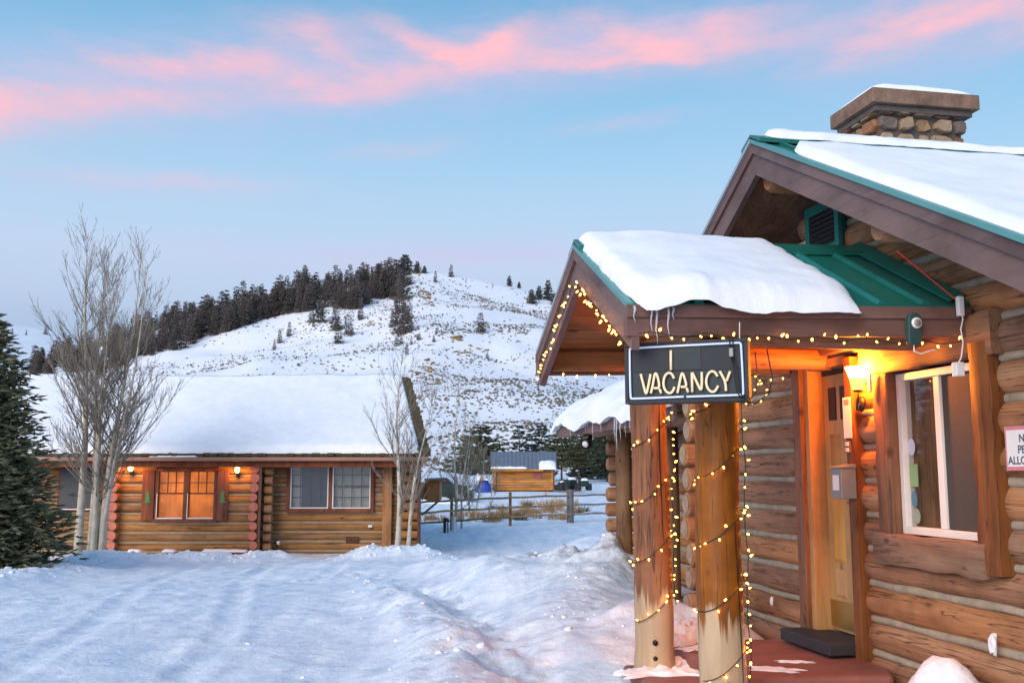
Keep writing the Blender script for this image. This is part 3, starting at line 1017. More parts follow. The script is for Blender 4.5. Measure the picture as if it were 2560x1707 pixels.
# ------------------------------------------------------------------ lodge
lodge = thing('log_lodge', 'log lodge with snowy green metal roof, stone chimney and gabled entry porch', 'building', (LOX, LOY, 0), LTH)
YR, ZR, SL = -.08, 4.215, .5           # ridge line and slope of the main roof
NEAR_Y, FAR_Y = -3.9, 2.55
PITCH_C = .243
zc0 = .4985 - PITCH_C * 2             # centre of the lowest course
DOOR_Y0, DOOR_Y1 = -.36, .53
WIN_Y0, WIN_Y1 = -1.90, -.64
k = 0
while True:
    zc = zc0 + k * PITCH_C
    roof = ZR - .30 - SL * 0
    half = (ZR - .28 - zc) / SL
    if half < .15:
        break
    y0, y1 = max(NEAR_Y, YR - half), min(FAR_Y, YR + half)
    spans = [(y0, y1)]

    def cut(spans, a, c):
        o_ = []
        for (p, q) in spans:
            if c <= p or a >= q:
                o_.append((p, q))
            else:
                if a - p > .05: o_.append((p, a))
                if q - c > .05: o_.append((c, q))
        return o_
    if zc < 2.50: spans = cut(spans, DOOR_Y0 + .04, DOOR_Y1 - .05)
    if 1.12 < zc < 2.50: spans = cut(spans, WIN_Y0 + .05, WIN_Y1 - .05)
    for (p, q) in spans:
        b = MB()
        rr = rng.uniform(.112, .124)
        b.log((.115, p, zc), (.115, q, zc), rr, 18, max(3, int((q - p) / .12)), .085, rng.uniform(0, 90), rnd=.25)
        b.build('log', M['log_y'], lodge, True, auto=50)
    # chinking strip above this course
    zk = zc + PITCH_C / 2
    hk = (ZR - .32 - zk) / SL
    if hk > .2:
        spans = [(max(NEAR_Y, YR - hk), min(FAR_Y, YR + hk))]
        if zk < 2.45: spans = cut(spans, DOOR_Y0 + .03, DOOR_Y1 - .04)
        if 1.1 < zk < 2.45: spans = cut(spans, WIN_Y0 + .04, WIN_Y1 - .04)
        for (p, q) in spans:
            b = MB()
            n = max(3, int((q - p) / .09))
            P = []
            for i in range(n + 1):
                yy = p + (q - p) * i / n
                e = .026 + .012 * mnoise.noise(Vector((yy * 3, zk * 9, 1))) + .005 * mnoise.noise(Vector((yy * 17, zk * 9, 5)))
                e2 = .026 + .012 * mnoise.noise(Vector((yy * 3, zk * 9, 7)))
                xo = .030 + .008 * mnoise.noise(Vector((yy * 6, zk, 4)))
                P.append([(.22, yy, zk - e2), (xo + .012, yy, zk - e2), (xo, yy, zk - e2 * .4), (xo, yy, zk + e * .4), (xo + .012, yy, zk + e), (.22, yy, zk + e)])
            b.grid(P)
            b.build('chinking', M['chink'], lodge, True)
    k += 1
# inner wall behind the logs (solid core), with door and window openings
b = MB()
for (y0, y1, z0, z1) in [(NEAR_Y, WIN_Y0 + .06, 0, 2.6), (WIN_Y0 + .06, WIN_Y1 - .06, 0, 1.16), (WIN_Y1 - .06, DOOR_Y0 + .05, 0, 2.6), (DOOR_Y1 - .06, FAR_Y, 0, 2.6), (NEAR_Y, FAR_Y, 2.42, 2.75)]:
    b.box(.12, .24, y0, y1, z0, z1)
b.prism([(.125, NEAR_Y + 1.6, 2.74), (.125, YR, ZR - .42), (.125, FAR_Y - .3, 2.9), (.125, FAR_Y - .3, 2.74)], (.1, 0, 0))
b.build('wall_core', M['dark_room'], lodge)
# near end wall, back wall (seen only from the side)
b = MB(); b.box(.24, 7.4, NEAR_Y, NEAR_Y + .2, 0, 2.2); b.build('side_wall', M['log_x'], lodge)
b = MB(); b.box(.24, 7.4, FAR_Y - .2, FAR_Y, 0, 2.7); b.build('side_wall', M['log_x'], lodge)
# corner stubs of the far cross wall
for k in range(11):
    zc = zc0 + .11 + k * PITCH_C
    if zc > 2.75: break
    b = MB()
    L_ = rng.uniform(.24, .30)
    b.log((-L_, FAR_Y - .10, zc), (.3, FAR_Y - .10, zc), rng.uniform(.112, .122), 16, 4, .07, rng.uniform(0, 90), rnd=.12)
    o = b.build('log', M['log_x'], lodge, True, auto=45)
    e = MB()
    ring = [(-L_ - .004, FAR_Y - .10 + .088 * math.cos(a), zc + .088 * math.sin(a)) for a in [2 * math.pi * i / 16 for i in range(16)]]
    e.add(ring, [tuple(range(15, -1, -1))])
    e.build('cut_end', M['log_end'], o)

# main roof
RX0, RX1 = -.62, 8.0
RY0, RY1 = -4.5, 2.95


def rz(y): return ZR - SL * abs(y - YR)


roof = MB()
for (ya, yb) in ((RY0, YR), (YR, RY1)):
    p = [(RX0, ya, rz(ya)), (RX1, ya, rz(ya)), (RX1, yb, rz(yb)), (RX0, yb, rz(yb))]
    roof.hexa([(a, c, d - .05) for a, c, d in p], p)
roof = roof.build('roof', M['green'], lodge)
# underside decking
b = MB()
for (ya, yb) in ((RY0, YR), (YR, RY1)):
    p = [(RX0 + .04, ya, rz(ya) - .055), (RX1, ya, rz(ya) - .055), (RX1, yb, rz(yb) - .055), (RX0 + .04, yb, rz(yb) - .055)]
    b.hexa([(a, c, d - .05) for a, c, d in p], p)
b.build('decking', M['casing_h'], roof)
# drip edge and rake boards on both slopes
for (ya, yb, m_e) in ((RY0, YR, M['green_edge']), (RY1, YR, M['edge_pale'])):
    b = MB()
    p0, p1 = (RX0 - .025, ya, rz(ya) + .012), (RX0 - .025, yb, rz(yb) + .012)
    b.prism([p0, p1, (p1[0], p1[1], p1[2] - .032), (p0[0], p0[1], p0[2] - .032)], (.05, 0, 0))
    b.build('drip_edge', m_e, roof)
    b = MB()
    p0, p1 = (RX0 - .005, ya, rz(ya) - .018), (RX0 - .005, yb, rz(yb) - .018)
    b.prism([p0, p1, (p1[0], p1[1], p1[2] - .085), (p0[0], p0[1], p0[2] - .085)], (.04, 0, 0))
    b.build('rake_trim', M['fascia'], roof)
    b = MB()
    p0, p1 = (RX0 + .018, ya, rz(ya) - .09), (RX0 + .018, yb, rz(yb) - .09)
    b.prism([p0, p1, (p1[0], p1[1], p1[2] - .185), (p0[0], p0[1], p0[2] - .185)], (.045, 0, 0))
    b.build('rake_board', M['fascia'], roof)
# purlin logs carrying the overhang
for yy in (YR + .95, YR - 1.5, YR):
    b = MB()
    zz = rz(yy) - .30
    b.log((RX0 + .12, yy, zz), (.3, yy, zz), .105, 14, 5, .05, yy * 9)
    b.build('purlin', M['log_x'], lodge, True, auto=45)
# standing ribs of the metal roof, ridge cap
for i in range(28):
    xx = RX0 + .15 + i * .3
    for (ya, yb) in ((RY0, YR), (RY1, YR)):
        b = MB()
        b.prism([(xx, ya, rz(ya) + .001), (xx, yb, rz(yb) + .001), (xx, yb, rz(yb) + .026), (xx, ya, rz(ya) + .026)], (.028, 0, 0))
        b.build('roof_rib', M['green'], roof)
b = MB()
zz = ZR + .045
b.prism([(RX0 - .02, YR - .17, zz - .075), (RX0 - .02, YR, zz), (RX0 - .02, YR + .17, zz - .075), (RX0 - .02, YR + .16, zz - .105), (RX0 - .02, YR, zz - .02), (RX0 - .02, YR - .16, zz - .105)], (RX1 - RX0, 0, 0))
b.build('ridge_cap', M['green'], roof)


def snow_sheet(name, fn, T, eu0, eu1, ev0, ev1, nu, nv, mat, parent=None, nfreq=3.0, namp=.02, seed=0, label=None, edge=.1, nrm=(0, 0, 1), kind='stuff', loc=None, rz_=0.0):
    """fn(u,v)->base point, u,v in 0..1; T thickness; e** flags: round that edge (metres of rounding)."""
    us = .5 - .5 * np.cos(np.linspace(0, math.pi, nu)); us = .6 * us + .4 * np.linspace(0, 1, nu)
    vs = .5 - .5 * np.cos(np.linspace(0, math.pi, nv)); vs = .6 * vs + .4 * np.linspace(0, 1, nv)
    P = np.zeros((nu, nv, 3)); B = np.zeros((nu, nv, 3))
    nrm = Vector(nrm)
    Lu = (Vector(fn(1, .5)) - Vector(fn(0, .5))).length
    Lv = (Vector(fn(.5, 1)) - Vector(fn(.5, 0))).length
    for i, u in enumerate(us):
        for j, v in enumerate(vs):
            p = Vector(fn(u, v))
            t = 1.0
            for d, e in ((u * Lu, eu0), ((1 - u) * Lu, eu1), (v * Lv, ev0), ((1 - v) * Lv, ev1)):
                if e > 0:
                    q = min(d / e, 1)
                    t *= math.sqrt(max(0, 1 - (1 - q) ** 2))
            tt = T(u, v) if callable(T) else T
            h = tt * t + (namp * mnoise.noise(p * nfreq + Vector((seed, 0, 0))) + namp * .5 * mnoise.noise(p * nfreq * 3.1 + Vector((0, seed, 0)))) * t
            P[i, j] = p + nrm * h
            B[i, j] = p - nrm * .002
    b = MB(); b.grid(P); b.grid(B, flip=True)
    for lst in ([(i, 0) for i in range(nu)], [(i, nv - 1) for i in range(nu - 1, -1, -1)], [(0, j) for j in range(nv - 1, -1, -1)], [(nu - 1, j) for j in range(nv)]):
        b.grid([[B[i] for i in lst], [P[i] for i in lst]])
    o = b.build(name, mat, parent, True, loc=loc)
    if rz_: o.rotation_euler = (0, 0, rz_)
    if label: tag(o, label, 'snow', kind=kind)
    return o


W = dict(loc=(LOX, LOY, 0), rz_=LTH)
wv = lambda a, s, am: am * mnoise.noise(Vector((a * 3.1, s, 0))) + am * .6 * mnoise.noise(Vector((a * 9.7, s, 5)))
# near slope snow of the main roof
snow_sheet('roof_snow', lambda u, v: (RX0 + .03 + (RX1 - RX0 - .2) * u + .22 * max(0, (v - .88) / .12) ** 2 * (1 - u) ** 30, RY0 + (YR - .27 - RY0) * v + wv(u * 8, 3, .015), rz(RY0 + (YR - .27 - RY0) * v) + .012),
           .055, .06, .1, .1, .05, 60, 46, M['snow_roof'], nfreq=1.6, namp=.02, label='smooth thin snow sheet on the near slope of the lodge roof', **W)
snow_sheet('roof_snow', lambda u, v: (RX0 + .10 + (RX1 - RX0 - .2) * u, YR + .16 + (RY1 - YR - .16) * v, rz(YR + .16 + (RY1 - YR - .16) * v) + .012),
           .10, .10, .1, .05, .1, 40, 20, M['snow_roof'], nfreq=1.6, namp=.02, label='snow sheet on the far slope of the lodge roof behind the ridge', **W)
# ridge snow, ragged strip lying on the cap
snow_sheet('roof_snow', lambda u, v: (RX0 + .10 + (RX1 - RX0 - .2) * u, YR - .15 + .30 * v + wv(u * 9, 1 + round(v), .022) * (abs(v - .5) * 2), ZR + .05 - .44 * abs(-.15 + .30 * v)),
           .055, .12, .1, .035, .035, 110, 9, M['snow_roof'], nfreq=4, namp=.02, label='narrow ragged strip of snow along the lodge ridge cap', **W)

# gable vent
v_ = MB().box(-.035, .02, -.30, .18, 3.37, 3.74)
vent = v_.build('gable_vent', M['green'], lodge, bev=.005)
for (a, c, d, e) in ((-.32, -.26, 3.35, 3.76), (.14, .20, 3.35, 3.76), (-.26, .14, 3.68, 3.76), (-.26, .14, 3.35, 3.40)):
    MB().box(-.06, -.02, a, c, d, e).build('vent_frame', M['green'], vent, bev=.004)
MB().box(-.05, -.036, -.26, .14, 3.40, 3.68).build('vent_dark', M['black'], vent)
for i in range(7):
    z_ = 3.41 + i * .039
    MB().hexa([(-.062, -.258, z_), (-.062, .138, z_), (-.058, .138, z_ - .004), (-.058, -.258, z_ - .004)][::-1], [(-.046, -.258, z_ + .03), (-.046, .138, z_ + .03), (-.042, .138, z_ + .026), (-.042, -.258, z_ + .026)][::-1]).build('slat', M['black'], vent)

# ---- chimney
CX0, CX1, CY0, CY1 = 1.22, 2.14, 1.13, 1.75
ch = MB().box(CX0 + .03, CX1 - .03, CY0 + .03, CY1 - .03, 3.2, 5.06).build('chimney', M['mortar'], lodge)
rg = random.Random(21)


def stones(face):
    pts = []
    tries = 0
    if face == 'front':
        w0, w1 = CX0, CX1
    else:
        w0, w1 = CY0, CY1
    z = 3.9
    row = 0
    while z < 5.05:
        h = rg.uniform(.13, .24)
        if z + h > 5.0: h = 5.06 - z
        x = w0 + (.0 if row % 2 else -.0)
        while x < w1 - .02:
            wd = rg.uniform(.10, .30)
            if x + wd > w1 - .07: wd = w1 - x
            n = rg.choice((7, 8, 9))
            cx, cz = x + wd / 2, z + h / 2
            poly = []
            for i in range(n):
                a = 2 * math.pi * i / n + rg.uniform(-.25, .25)
                ca, sa = math.cos(a), math.sin(a)
                k_ = 1 / max(abs(ca), abs(sa)) ** .8
                poly.append((cx + ca * k_ * (wd / 2 - .010) * rg.uniform(.90, 1.03), cz + sa * k_ * (h / 2 - .009) * rg.uniform(.90, 1.03)))
            poly = [(min(max(p, w0 - .005), w1 + .005), q) for p, q in poly]
            dp = rg.uniform(.03, .075)
            b = MB()
            if face == 'front':
                base_ = [(p, CY0 + .035, q) for p, q in poly]
                top = [(cx + (p - cx) * .86, CY0 - dp + .03 + rg.uniform(-.012, .012), cz + (q - cz) * .86) for p, q in poly]
                mid = [(cx + (p - cx) * .97, CY0 - dp + .05, cz + (q - cz) * .97) for p, q in poly]
            else:
                base_ = [(CX0 + .035, p, q) for p, q in poly]
                top = [(CX0 - dp + .03, cx + (p - cx) * .8, cz + (q - cz) * .8) for p, q in poly]
                mid = [(CX0 - dp + .05, cx + (p - cx) * .97, cz + (q - cz) * .97) for p, q in poly]
            fs = []
            for r_ in range(2):
                for i in range(n):
                    j = (i + 1) % n
                    q4 = (r_ * n + i, r_ * n + j, (r_ + 1) * n + j, (r_ + 1) * n + i)
                    fs.append(q4 if face == 'front' else q4[::-1])
            tf = tuple(range(2 * n, 3 * n))
            fs.append(tf if face == 'front' else tf[::-1])
            b.add(base_ + mid + top, fs)
            b.build('stone', STONES[rg.randrange(4)], ch)
            x += wd
        z += h
        row += 1


STONES = [plain('stone_%s' % n, c, .85, 0, .4, 7, .6) for n, c in (('tan', (.27, .165, .088)), ('rust', (.27, .12, .052)), ('grey', (.18, .135, .11)), ('pale', (.33, .235, .145)))]
stones('front'); stones('side')
capo = MB().box(1.12, 2.24, 1.03, 1.83, 5.08, 5.225).build('chimney_cap', M['cap'], ch, bev=.008)
MB().box(1.17, 2.19, 1.08, 1.79, 5.02, 5.078).build('cap_corbel', M['mortar'], ch, bev=.006)
snow_sheet('roof_snow', lambda u, v: (1.15 + 1.06 * u, 1.06 + .74 * v, 5.227), lambda u, v: .10, .22, .26, .16, .16, 22, 16, M['snow_roof'], namp=.012, label='rounded snow cap on top of the stone chimney', **W)

# ---- door
dr = MB().box(.13, .175, -.20, .36, .43, 2.46)
door = dr.build('door', M['door'], lodge, bev=.003)
for (a, c, d, e) in ((-.15, .02, .95, 1.45), (.10, .28, .95, 1.45), (-.15, .02, 1.55, 1.95), (.10, .28, 1.55, 1.95), (-.15, .02, .68, .9), (.10, .28, .68, .9)):
    MB().hexa([(.131, a, d), (.131, a, e), (.131, c, e), (.131, c, d)][::-1], [(.116, a + .03, d + .03), (.116, a + .03, e - .03), (.116, c - .03, e - .03), (.116, c - .03, d + .03)][::-1]).build('door_panel', M['door'], door)
for (a, c) in ((-.16, -.06), (.0, .09), (.16, .27)):
    MB().box(.122, .132, a, c, 2.06, 2.32).build('door_light', M['black'], door)
MB().box(.118, .129, -.19, .35, .46, .66).build('kick_plate', M['brass'], door)
b = MB(); b.tube([(.13, -.15, 1.42), (.07, -.15, 1.42)], .014, 8); b.tube([(.07, -.15, 1.42), (.065, -.07, 1.42)], .012, 8); b.build('handle', M['brass'], door, True)
# jambs, casing, header, threshold
MB().box(-.005, .26, .36, .43, .40, 2.50).build('jamb', M['jamb'], lodge, bev=.003)
MB().box(-.005, .26, -.28, -.21, .40, 2.50).build('jamb', M['jamb'], lodge, bev=.003)
MB().box(.0, .26, -.21, .36, 2.462, 2.53).build('jamb', M['jamb'], lodge, bev=.003)
MB().box(-.045, .05, .432, .56, .28, 2.55).build('door_casing', M['casing'], lodge, bev=.006)
MB().box(-.050, .05, -.385, -.285, .30, 2.50).build('door_casing', M['casing'], lodge, bev=.006)
MB().box(-.055, .05, -.43, .60, 2.55, 2.70).build('door_header', M['casing_h'], lodge, bev=.01)
MB().box(-.24, .12, -.26, .52, .335, .425).build('threshold', M['rubber'], lodge, bev=.01)
# ---- lodge window
wn_ = MB(); wn_.box(.02, .10, -1.74, -1.685, 1.24, 2.32); wn_.box(.02, .10, -.90, -.855, 1.24, 2.32); wn_.box(.02, .10, -1.685, -.90, 2.27, 2.32); wn_.box(.02, .10, -1.685, -.90, 1.24, 1.29)
window = wn_.build('window', M['white'], lodge, bev=.004)
MB().box(.03, .085, -1.325, -1.265, 1.292, 2.268).build('mullion', M['white'], window, bev=.004)
MB().box(.062, .066, -1.265, -.90, 1.29, 2.27).build('pane', M['glass'], window)
MB().box(.072, .076, -1.685, -1.325, 1.29, 2.27).build('pane', M['glass'], window)
MB().box(.048, .051, -1.68, -1.33, 1.295, 2.265).build('insect_screen', M['screen'], window)
rb = MB()
rb.box(.9, .95, -1.95, -.5, .9, 2.5)
rb.box(.25, .9, -1.95, -1.93, .9, 2.5); rb.box(.25, .9, -.52, -.5, .9, 2.5); rb.box(.25, .9, -1.95, -.5, .88, .9)
rb.build('room', M['dark_room'], lodge)
MB().box(.103, .112, -1.30, -.72, 1.25, 2.31).build('reflection_board', wood('reflection_board', (.34, .18, .075), (.24, .115, .045), (.42, .24, .11), axis=2, knots=False), window)  # brown board added behind the pane, stands in for the reflected porch wood
for (yy, zz, ry, rz2, m_) in ((-.94, 1.82, .042, .058, plain('sticker_pale', (.55, .60, .75), .5)), (-.955, 1.63, .045, .075, plain('sticker_green', (.25, .42, .18), .5)), (-.945, 1.47, .035, .06, plain('sticker_blue', (.08, .22, .30), .5)),
                           (-.965, 1.36, .040, .05, plain('sticker_grey', (.30, .36, .28), .5))):
    b = MB()
    if ry < .043:
        b.add([(.0605, yy + ry * math.cos(a), zz + rz2 * math.sin(a)) for a in [i * math.pi / 10 for i in range(20)]], [tuple(range(19, -1, -1))])
    else:
        b.box(.058, .0605, yy - ry, yy + ry, zz - rz2, zz + rz2)
    b.build('sticker', m_, window)


def slab_board(name, y0, y1, z0, z1, x0, x1, mat, ax, wob=.02, sd=0):
    """rough sawn slab with uneven edges"""
    b = MB()
    n = 12
    rows = []
    for i in range(n + 1):
        t = i / n
        if ax == 1:
            yy = y0 + (y1 - y0) * t
            a = z0 + wob * mnoise.noise(Vector((yy * 5, sd, 0))); c = z1 + wob * mnoise.noise(Vector((yy * 5, sd, 9)))
            xx = x0 + wob * .5 * mnoise.noise(Vector((yy * 4, sd, 3)))
            rows.append([(x1, yy, a), (xx + .012, yy, a), (xx, yy, a + .02), (xx, yy, c - .02), (xx + .012, yy, c), (x1, yy, c)])
        else:
            z = z0 + (z1 - z0) * t
            a = y0 + wob * mnoise.noise(Vector((z * 5, sd, 0))); c = y1 + wob * mnoise.noise(Vector((z * 5, sd, 9)))
            xx = x0 + wob * .5 * mnoise.noise(Vector((z * 4, sd, 3)))
            rows.append([(x1, c, z), (xx + .012, c, z), (xx, c - .02, z), (xx, a + .02, z), (xx + .012, a, z), (x1, a, z)])
    b.grid(rows)
    b.add(rows[0], [(0, 1, 2, 3, 4, 5)]); b.add(rows[-1], [(5, 4, 3, 2, 1, 0)])
    return b.build(name, mat, lodge, True, auto=40)


slab_board('window_casing', -.85, -.66, 1.22, 2.42, -.05, .06, M['casing'], 2, .012, 3)
slab_board('window_casing', -1.93, -1.745, 1.06, 2.42, -.06, .06, M['casing'], 2, .03, 8)
slab_board('window_sill', -1.82, -.62, 1.03, 1.235, -.075, .06, M['casing_h'], 1, .03, 5)
slab_board('window_lintel', -1.97, -.52, 2.335, 2.60, -.06, .06, M['casing_h'], 1, .035, 11)

# ---- porch (part of the lodge)
PY, PZ0, PS = -.56, 3.20, .51
PX0, PX1 = -2.16, .10
PH = 1.17
pz = lambda x, y: PZ0 + .025 * (x - PX0) - PS * abs(y - PY)
pr = MB()
for sg in (-1, 1):
    ya = PY + sg * PH
    p = [(PX0, ya, pz(PX0, ya)), (PX1, ya, pz(PX1, ya)), (PX1, PY, pz(PX1, PY)), (PX0, PY, pz(PX0, PY))]
    if sg > 0: p = p[::-1]
    pr.hexa([(a, c, d - .025) for a, c, d in p], p)
proof = pr.build('porch_roof', M['green'], lodge)
# ribs
for i in range(8):
    xx = PX0 + .12 + i * .29
    for sg in (-1, 1):
        ya = PY + sg * (PH + .0)
        b = MB()
        w_ = .035
        z0_, z1_ = pz(xx, ya), pz(xx, PY)
        b.hexa([(xx - w_, ya, z0_ + .001), (xx + w_, ya, z0_ + .001), (xx + w_, PY, z1_ + .001), (xx - w_, PY, z1_ + .001)] if sg < 0 else [(xx - w_, PY, z1_ + .001), (xx + w_, PY, z1_ + .001), (xx + w_, ya, z0_ + .001), (xx - w_, ya, z0_ + .001)],
               [(xx - .014, ya, z0_ + .028), (xx + .014, ya, z0_ + .028), (xx + .014, PY, z1_ + .028), (xx - .014, PY, z1_ + .028)] if sg < 0 else [(xx - .014, PY, z1_ + .028), (xx + .014, PY, z1_ + .028), (xx + .014, ya, z0_ + .028), (xx - .014, ya, z0_ + .028)])
        b.build('roof_rib', M['green'], proof)
b = MB()
zz = pz(PX0, PY) + .045
b.prism([(PX0 - .03, PY - .16, zz - .075), (PX0 - .03, PY, zz), (PX0 - .03, PY + .16, zz - .075), (PX0 - .03, PY + .15, zz - .11), (PX0 - .03, PY, zz - .02), (PX0 - .03, PY - .15, zz - .11)], (PX1 - PX0 + .0, 0, .055))
b.build('ridge_cap', M['green'], proof)
b = MB()
zz = pz(0, PY)
for sg in (-1, 1):
    ye = PY + sg * PH * .98
    q = [(-.13, PY, pz(-.13, PY) + .03), (-.13, ye, pz(-.13, ye) + .03), (-.022, ye, pz(0, ye) + .07), (-.022, PY, pz(0, PY) + .075)]
    if sg > 0: q = q[::-1]
    b.hexa([(x, y, z - .012) for x, y, z in q][::-1], q[::-1])
b.build('ridge_flashing', M['green'], proof)
# soffit boards, each a plank running out from the wall
for sg in (-1, 1):
    nb_ = 7
    for i in range(nb_):
        ya = PY + sg * (.02 + (PH - .05) * i / nb_); yb = PY + sg * (.02 + (PH - .05) * (i + 1) / nb_ - .006)
        d_ = .032 + rng.uniform(0, .004)
        b = MB()
        q = [(PX0 + .05, ya, pz(PX0, ya) - d_), (PX1 - .1, ya, pz(PX1, ya) - d_), (PX1 - .1, yb, pz(PX1, yb) - d_), (PX0 + .05, yb, pz(PX0, yb) - d_)]
        if sg < 0: q = q[::-1]
        b.hexa([(a, c, e - .022) for a, c, e in q], q)
        b.build('soffit_board', M['soffit'], proof)
# rafters inside
for xx in (-1.43, -.62):
    for sg in (-1, 1):
        b = MB()
        ya, yb = PY + sg * .04, PY + sg * (PH - .14)
        q = [(xx, ya, pz(xx, ya) - .06), (xx, yb, pz(xx, yb) - .06), (xx, yb, pz(xx, yb) - .17), (xx, ya, pz(xx, ya) - .17)]
        if sg < 0: q = q[::-1]
        b.prism(q[::-1], (.06, 0, 0))
        b.build('rafter', M['soffit'], proof, bev=.004)
# rake boards on the front gable
for sg in (-1, 1):
    ya = PY + sg * (PH + .02)
    z0_, z1_ = pz(PX0, ya), pz(PX0, PY)
    for (nm, dx, off, hh, m_) in (('drip_edge', -.040, .012, .028, M['edge_pale'] if sg > 0 else M['green_edge']), ('rake_trim', -.03, -.014, .085, M['fascia']), ('rake_board', -.008, -.09, .17, M['fascia'])):
        q = [(PX0 + dx, ya, z0_ + off), (PX0 + dx, PY, z1_ + off), (PX0 + dx, PY, z1_ + off - hh), (PX0 + dx, ya, z0_ + off - hh)]
        if sg > 0: q = q[::-1]
        b = MB(); b.prism(q, (.045, 0, 0)); b.build(nm, m_, proof)
# eave fascia: two boards per side, and the inner eave beam
for sg in (-1, 1):
    ya = PY + sg * (PH + .005)
    for (dz0, dz1, o1, o2) in ((-.012, -.085, .0, .035), (-.080, -.19, -.03, .02)):
        b = MB()
        y0_, y1_ = ya + sg * o1, ya + sg * o2
        za, zb = pz(PX0, ya), pz(0, ya)
        lo, hi = min(y0_, y1_), max(y0_, y1_)
        b.hexa([(PX0 - .04, lo, za + dz1), (-.02, lo, zb + dz1), (-.02, hi, zb + dz1), (PX0 - .04, hi, za + dz1)], [(PX0 - .04, lo, za + dz0), (-.02, lo, zb + dz0), (-.02, hi, zb + dz0), (PX0 - .04, hi, za + dz0)])
        b.build('fascia', M['fascia_x'], proof, bev=.004)
    b = MB()
    yb = PY + sg * (PH - .10)
    za, zb = pz(PX0, yb) - .07, pz(0, yb) - .07
    lo, hi = min(yb, yb - sg * .045), max(yb, yb - sg * .045)
    b.hexa([(PX0 + .06, lo, za - .15), (-.01, lo, zb - .15), (-.01, hi, zb - .15), (PX0 + .06, hi, za - .15)], [(PX0 + .06, lo, za), (-.01, lo, zb), (-.01, hi, zb), (PX0 + .06, hi, za)])
    b.build('eave_beam', M['soffit'], proof, bev=.004)
# posts and log beams
POSTS = [(-1.43, .13), (-1.43, -1.165)]
for i, (px, py) in enumerate(POSTS):
    b = MB()
    z0_ = .22 if i == 0 else .12
    pts = []; rs = []
    n = 26
    for j in range(n + 1):
        t = j / n
        z_ = z0_ + (2.47 - z0_) * t
        pts.append((px + .012 * math.sin(z_ * 2 + i * 2), py + .010 * math.sin(z_ * 1.7 + i), z_))
        rs.append(.136 * (1.05 - .07 * t) * (1.06 if t < .04 else 1))
    b.tube(pts, rs, 26, True, .05, 11 + i * 30)
    post = b.build('porch_post', M['post'], lodge, True, auto=50)
    for (dz, rr) in ((.10, .017), (.21, .020)):
        a = R(-104 if i == 0 else -100)
        c = Vector((px + .142 * math.cos(a), py + .142 * math.sin(a), z0_ + dz + (0 if i == 0 else .06)))
        d = Vector((math.cos(a), math.sin(a), 0))
        b = MB(); b.tube([c - d * .02, c + d * .003], rr, 12); b.build('bolt_hole', M['black'], post, True)
    # drying check: a dark open split
    a = R(-72 if i == 0 else -60)
    b = MB()
    pth = []; rr = []
    for j in range(14):
        t = j / 13
        z_ = (1.15 if i == 0 else .35) + (1.25 if i == 0 else 1.0) * t
        aa = a + .06 * math.sin(z_ * 3)
        rad = .1365 * (1.05 - .07 * (z_ - .2) / 2.2)
        pth.append((px + .012 * math.sin(z_ * 2 + i * 2) + rad * math.cos(aa), py + .010 * math.sin(z_ * 1.7 + i) + rad * math.sin(aa), z_)); rr.append(.0045 * math.sin(math.pi * (t * .96 + .02)) + .001)
    b.tube(pth, rr, 5); b.build('split', M['black'], post)
b = MB(); b.log((-1.43, -1.45, 2.56), (-1.43, .34, 2.56), .09, 14, 8, .05, 4); b.build('porch_beam', M['log_y'], lodge, True, auto=45)
for py in (.13, -1.165):
    b = MB(); b.log((-1.60, py, 2.53), (.1, py, 2.53), .085, 14, 8, .05, py * 7); b.build('porch_beam', M['log_x'], lodge, True, auto=45)
# porch slab and post plinth
b = MB()
ring = [(-1.12, -.74), (-.10, -.86), (.02, -.60), (.02, .62), (-.9, .78), (-1.18, .50)]
b.prism([(x, y, -.1) for x, y in ring], (0, 0, .415))
b.build('porch_slab', M['concrete'], lodge, bev=.03)
b = MB(); b.box(-1.60, -1.10, -1.6, .36, -.2, .215); b.build('porch_slab', M['concrete'], lodge, bev=.025)
b = MB(); b.box(-.35, 1.2, 2.75, 8.6, -.2, .14); b.build('porch_slab', M['concrete'], lodge, bev=.03)

# porch snow (near slope and far slope)


def psn(u, v, sg):
    # u: out from front to wall, v: eave to ridge
    lip = max(0, 1 - v / .14)
    yy = PY + sg * ((PH + .02) * (1 - v) + .085 * lip ** 1.5)
    xe = PX0 - .005 + wv(v * 3, 6, .012) + .06 * lip
    x1 = -.74 + .04 * v + wv(v * 4, 9, .03) - .05 * lip
    x = xe + (x1 - xe) * u
    dip = .070 + .018 * mnoise.noise(Vector((u * 5, 1, 0))) + .014 * mnoise.noise(Vector((u * 16, 4, 0))) - .07 * math.exp(-((u - .22) / .14) ** 2)
    return (x, yy, pz(x, PY + sg * PH * (1 - v)) + .008 - max(0, dip) * lip ** 1.3)


snow_sheet('roof_snow', lambda u, v: psn(u, v, -1), lambda u, v: .125 + .02 * math.sin(u * 5) - .03 * v, .09, .18, .10, .001, 80, 44, M['snow_roof'], nfreq=2.0, namp=.012, label='thick rounded snow blanket on the near slope of the porch roof', **W)
snow_sheet('roof_snow', lambda u, v: psn(u, v, 1), lambda u, v: .11 - .015 * v, .09, .16, .10, .001, 40, 24, M['snow_roof'], nfreq=2.2, namp=.03, label='snow blanket on the far slope of the porch roof', **W)
# icicles at the front corner of the porch eave
ice = thing('icicle_cluster', 'small icicles at the front corner of the porch eave above the sign', 'icicles', tuple(to_wld(PX0 + .1, PY - PH - .03, 2.55)), LTH)


def icicle(parent, p, L, r):
    b = MB()
    q = [Vector(p) + Vector((.004 * math.sin(i * 1.7), .003 * math.cos(i * 2.1), -L * i / 5)) for i in range(6)]
    b.tube(q, [r, r * .85, r * .62, r * .42, r * .24, r * .05], 6)
    return b.build('icicle', M['ice'], parent, True)


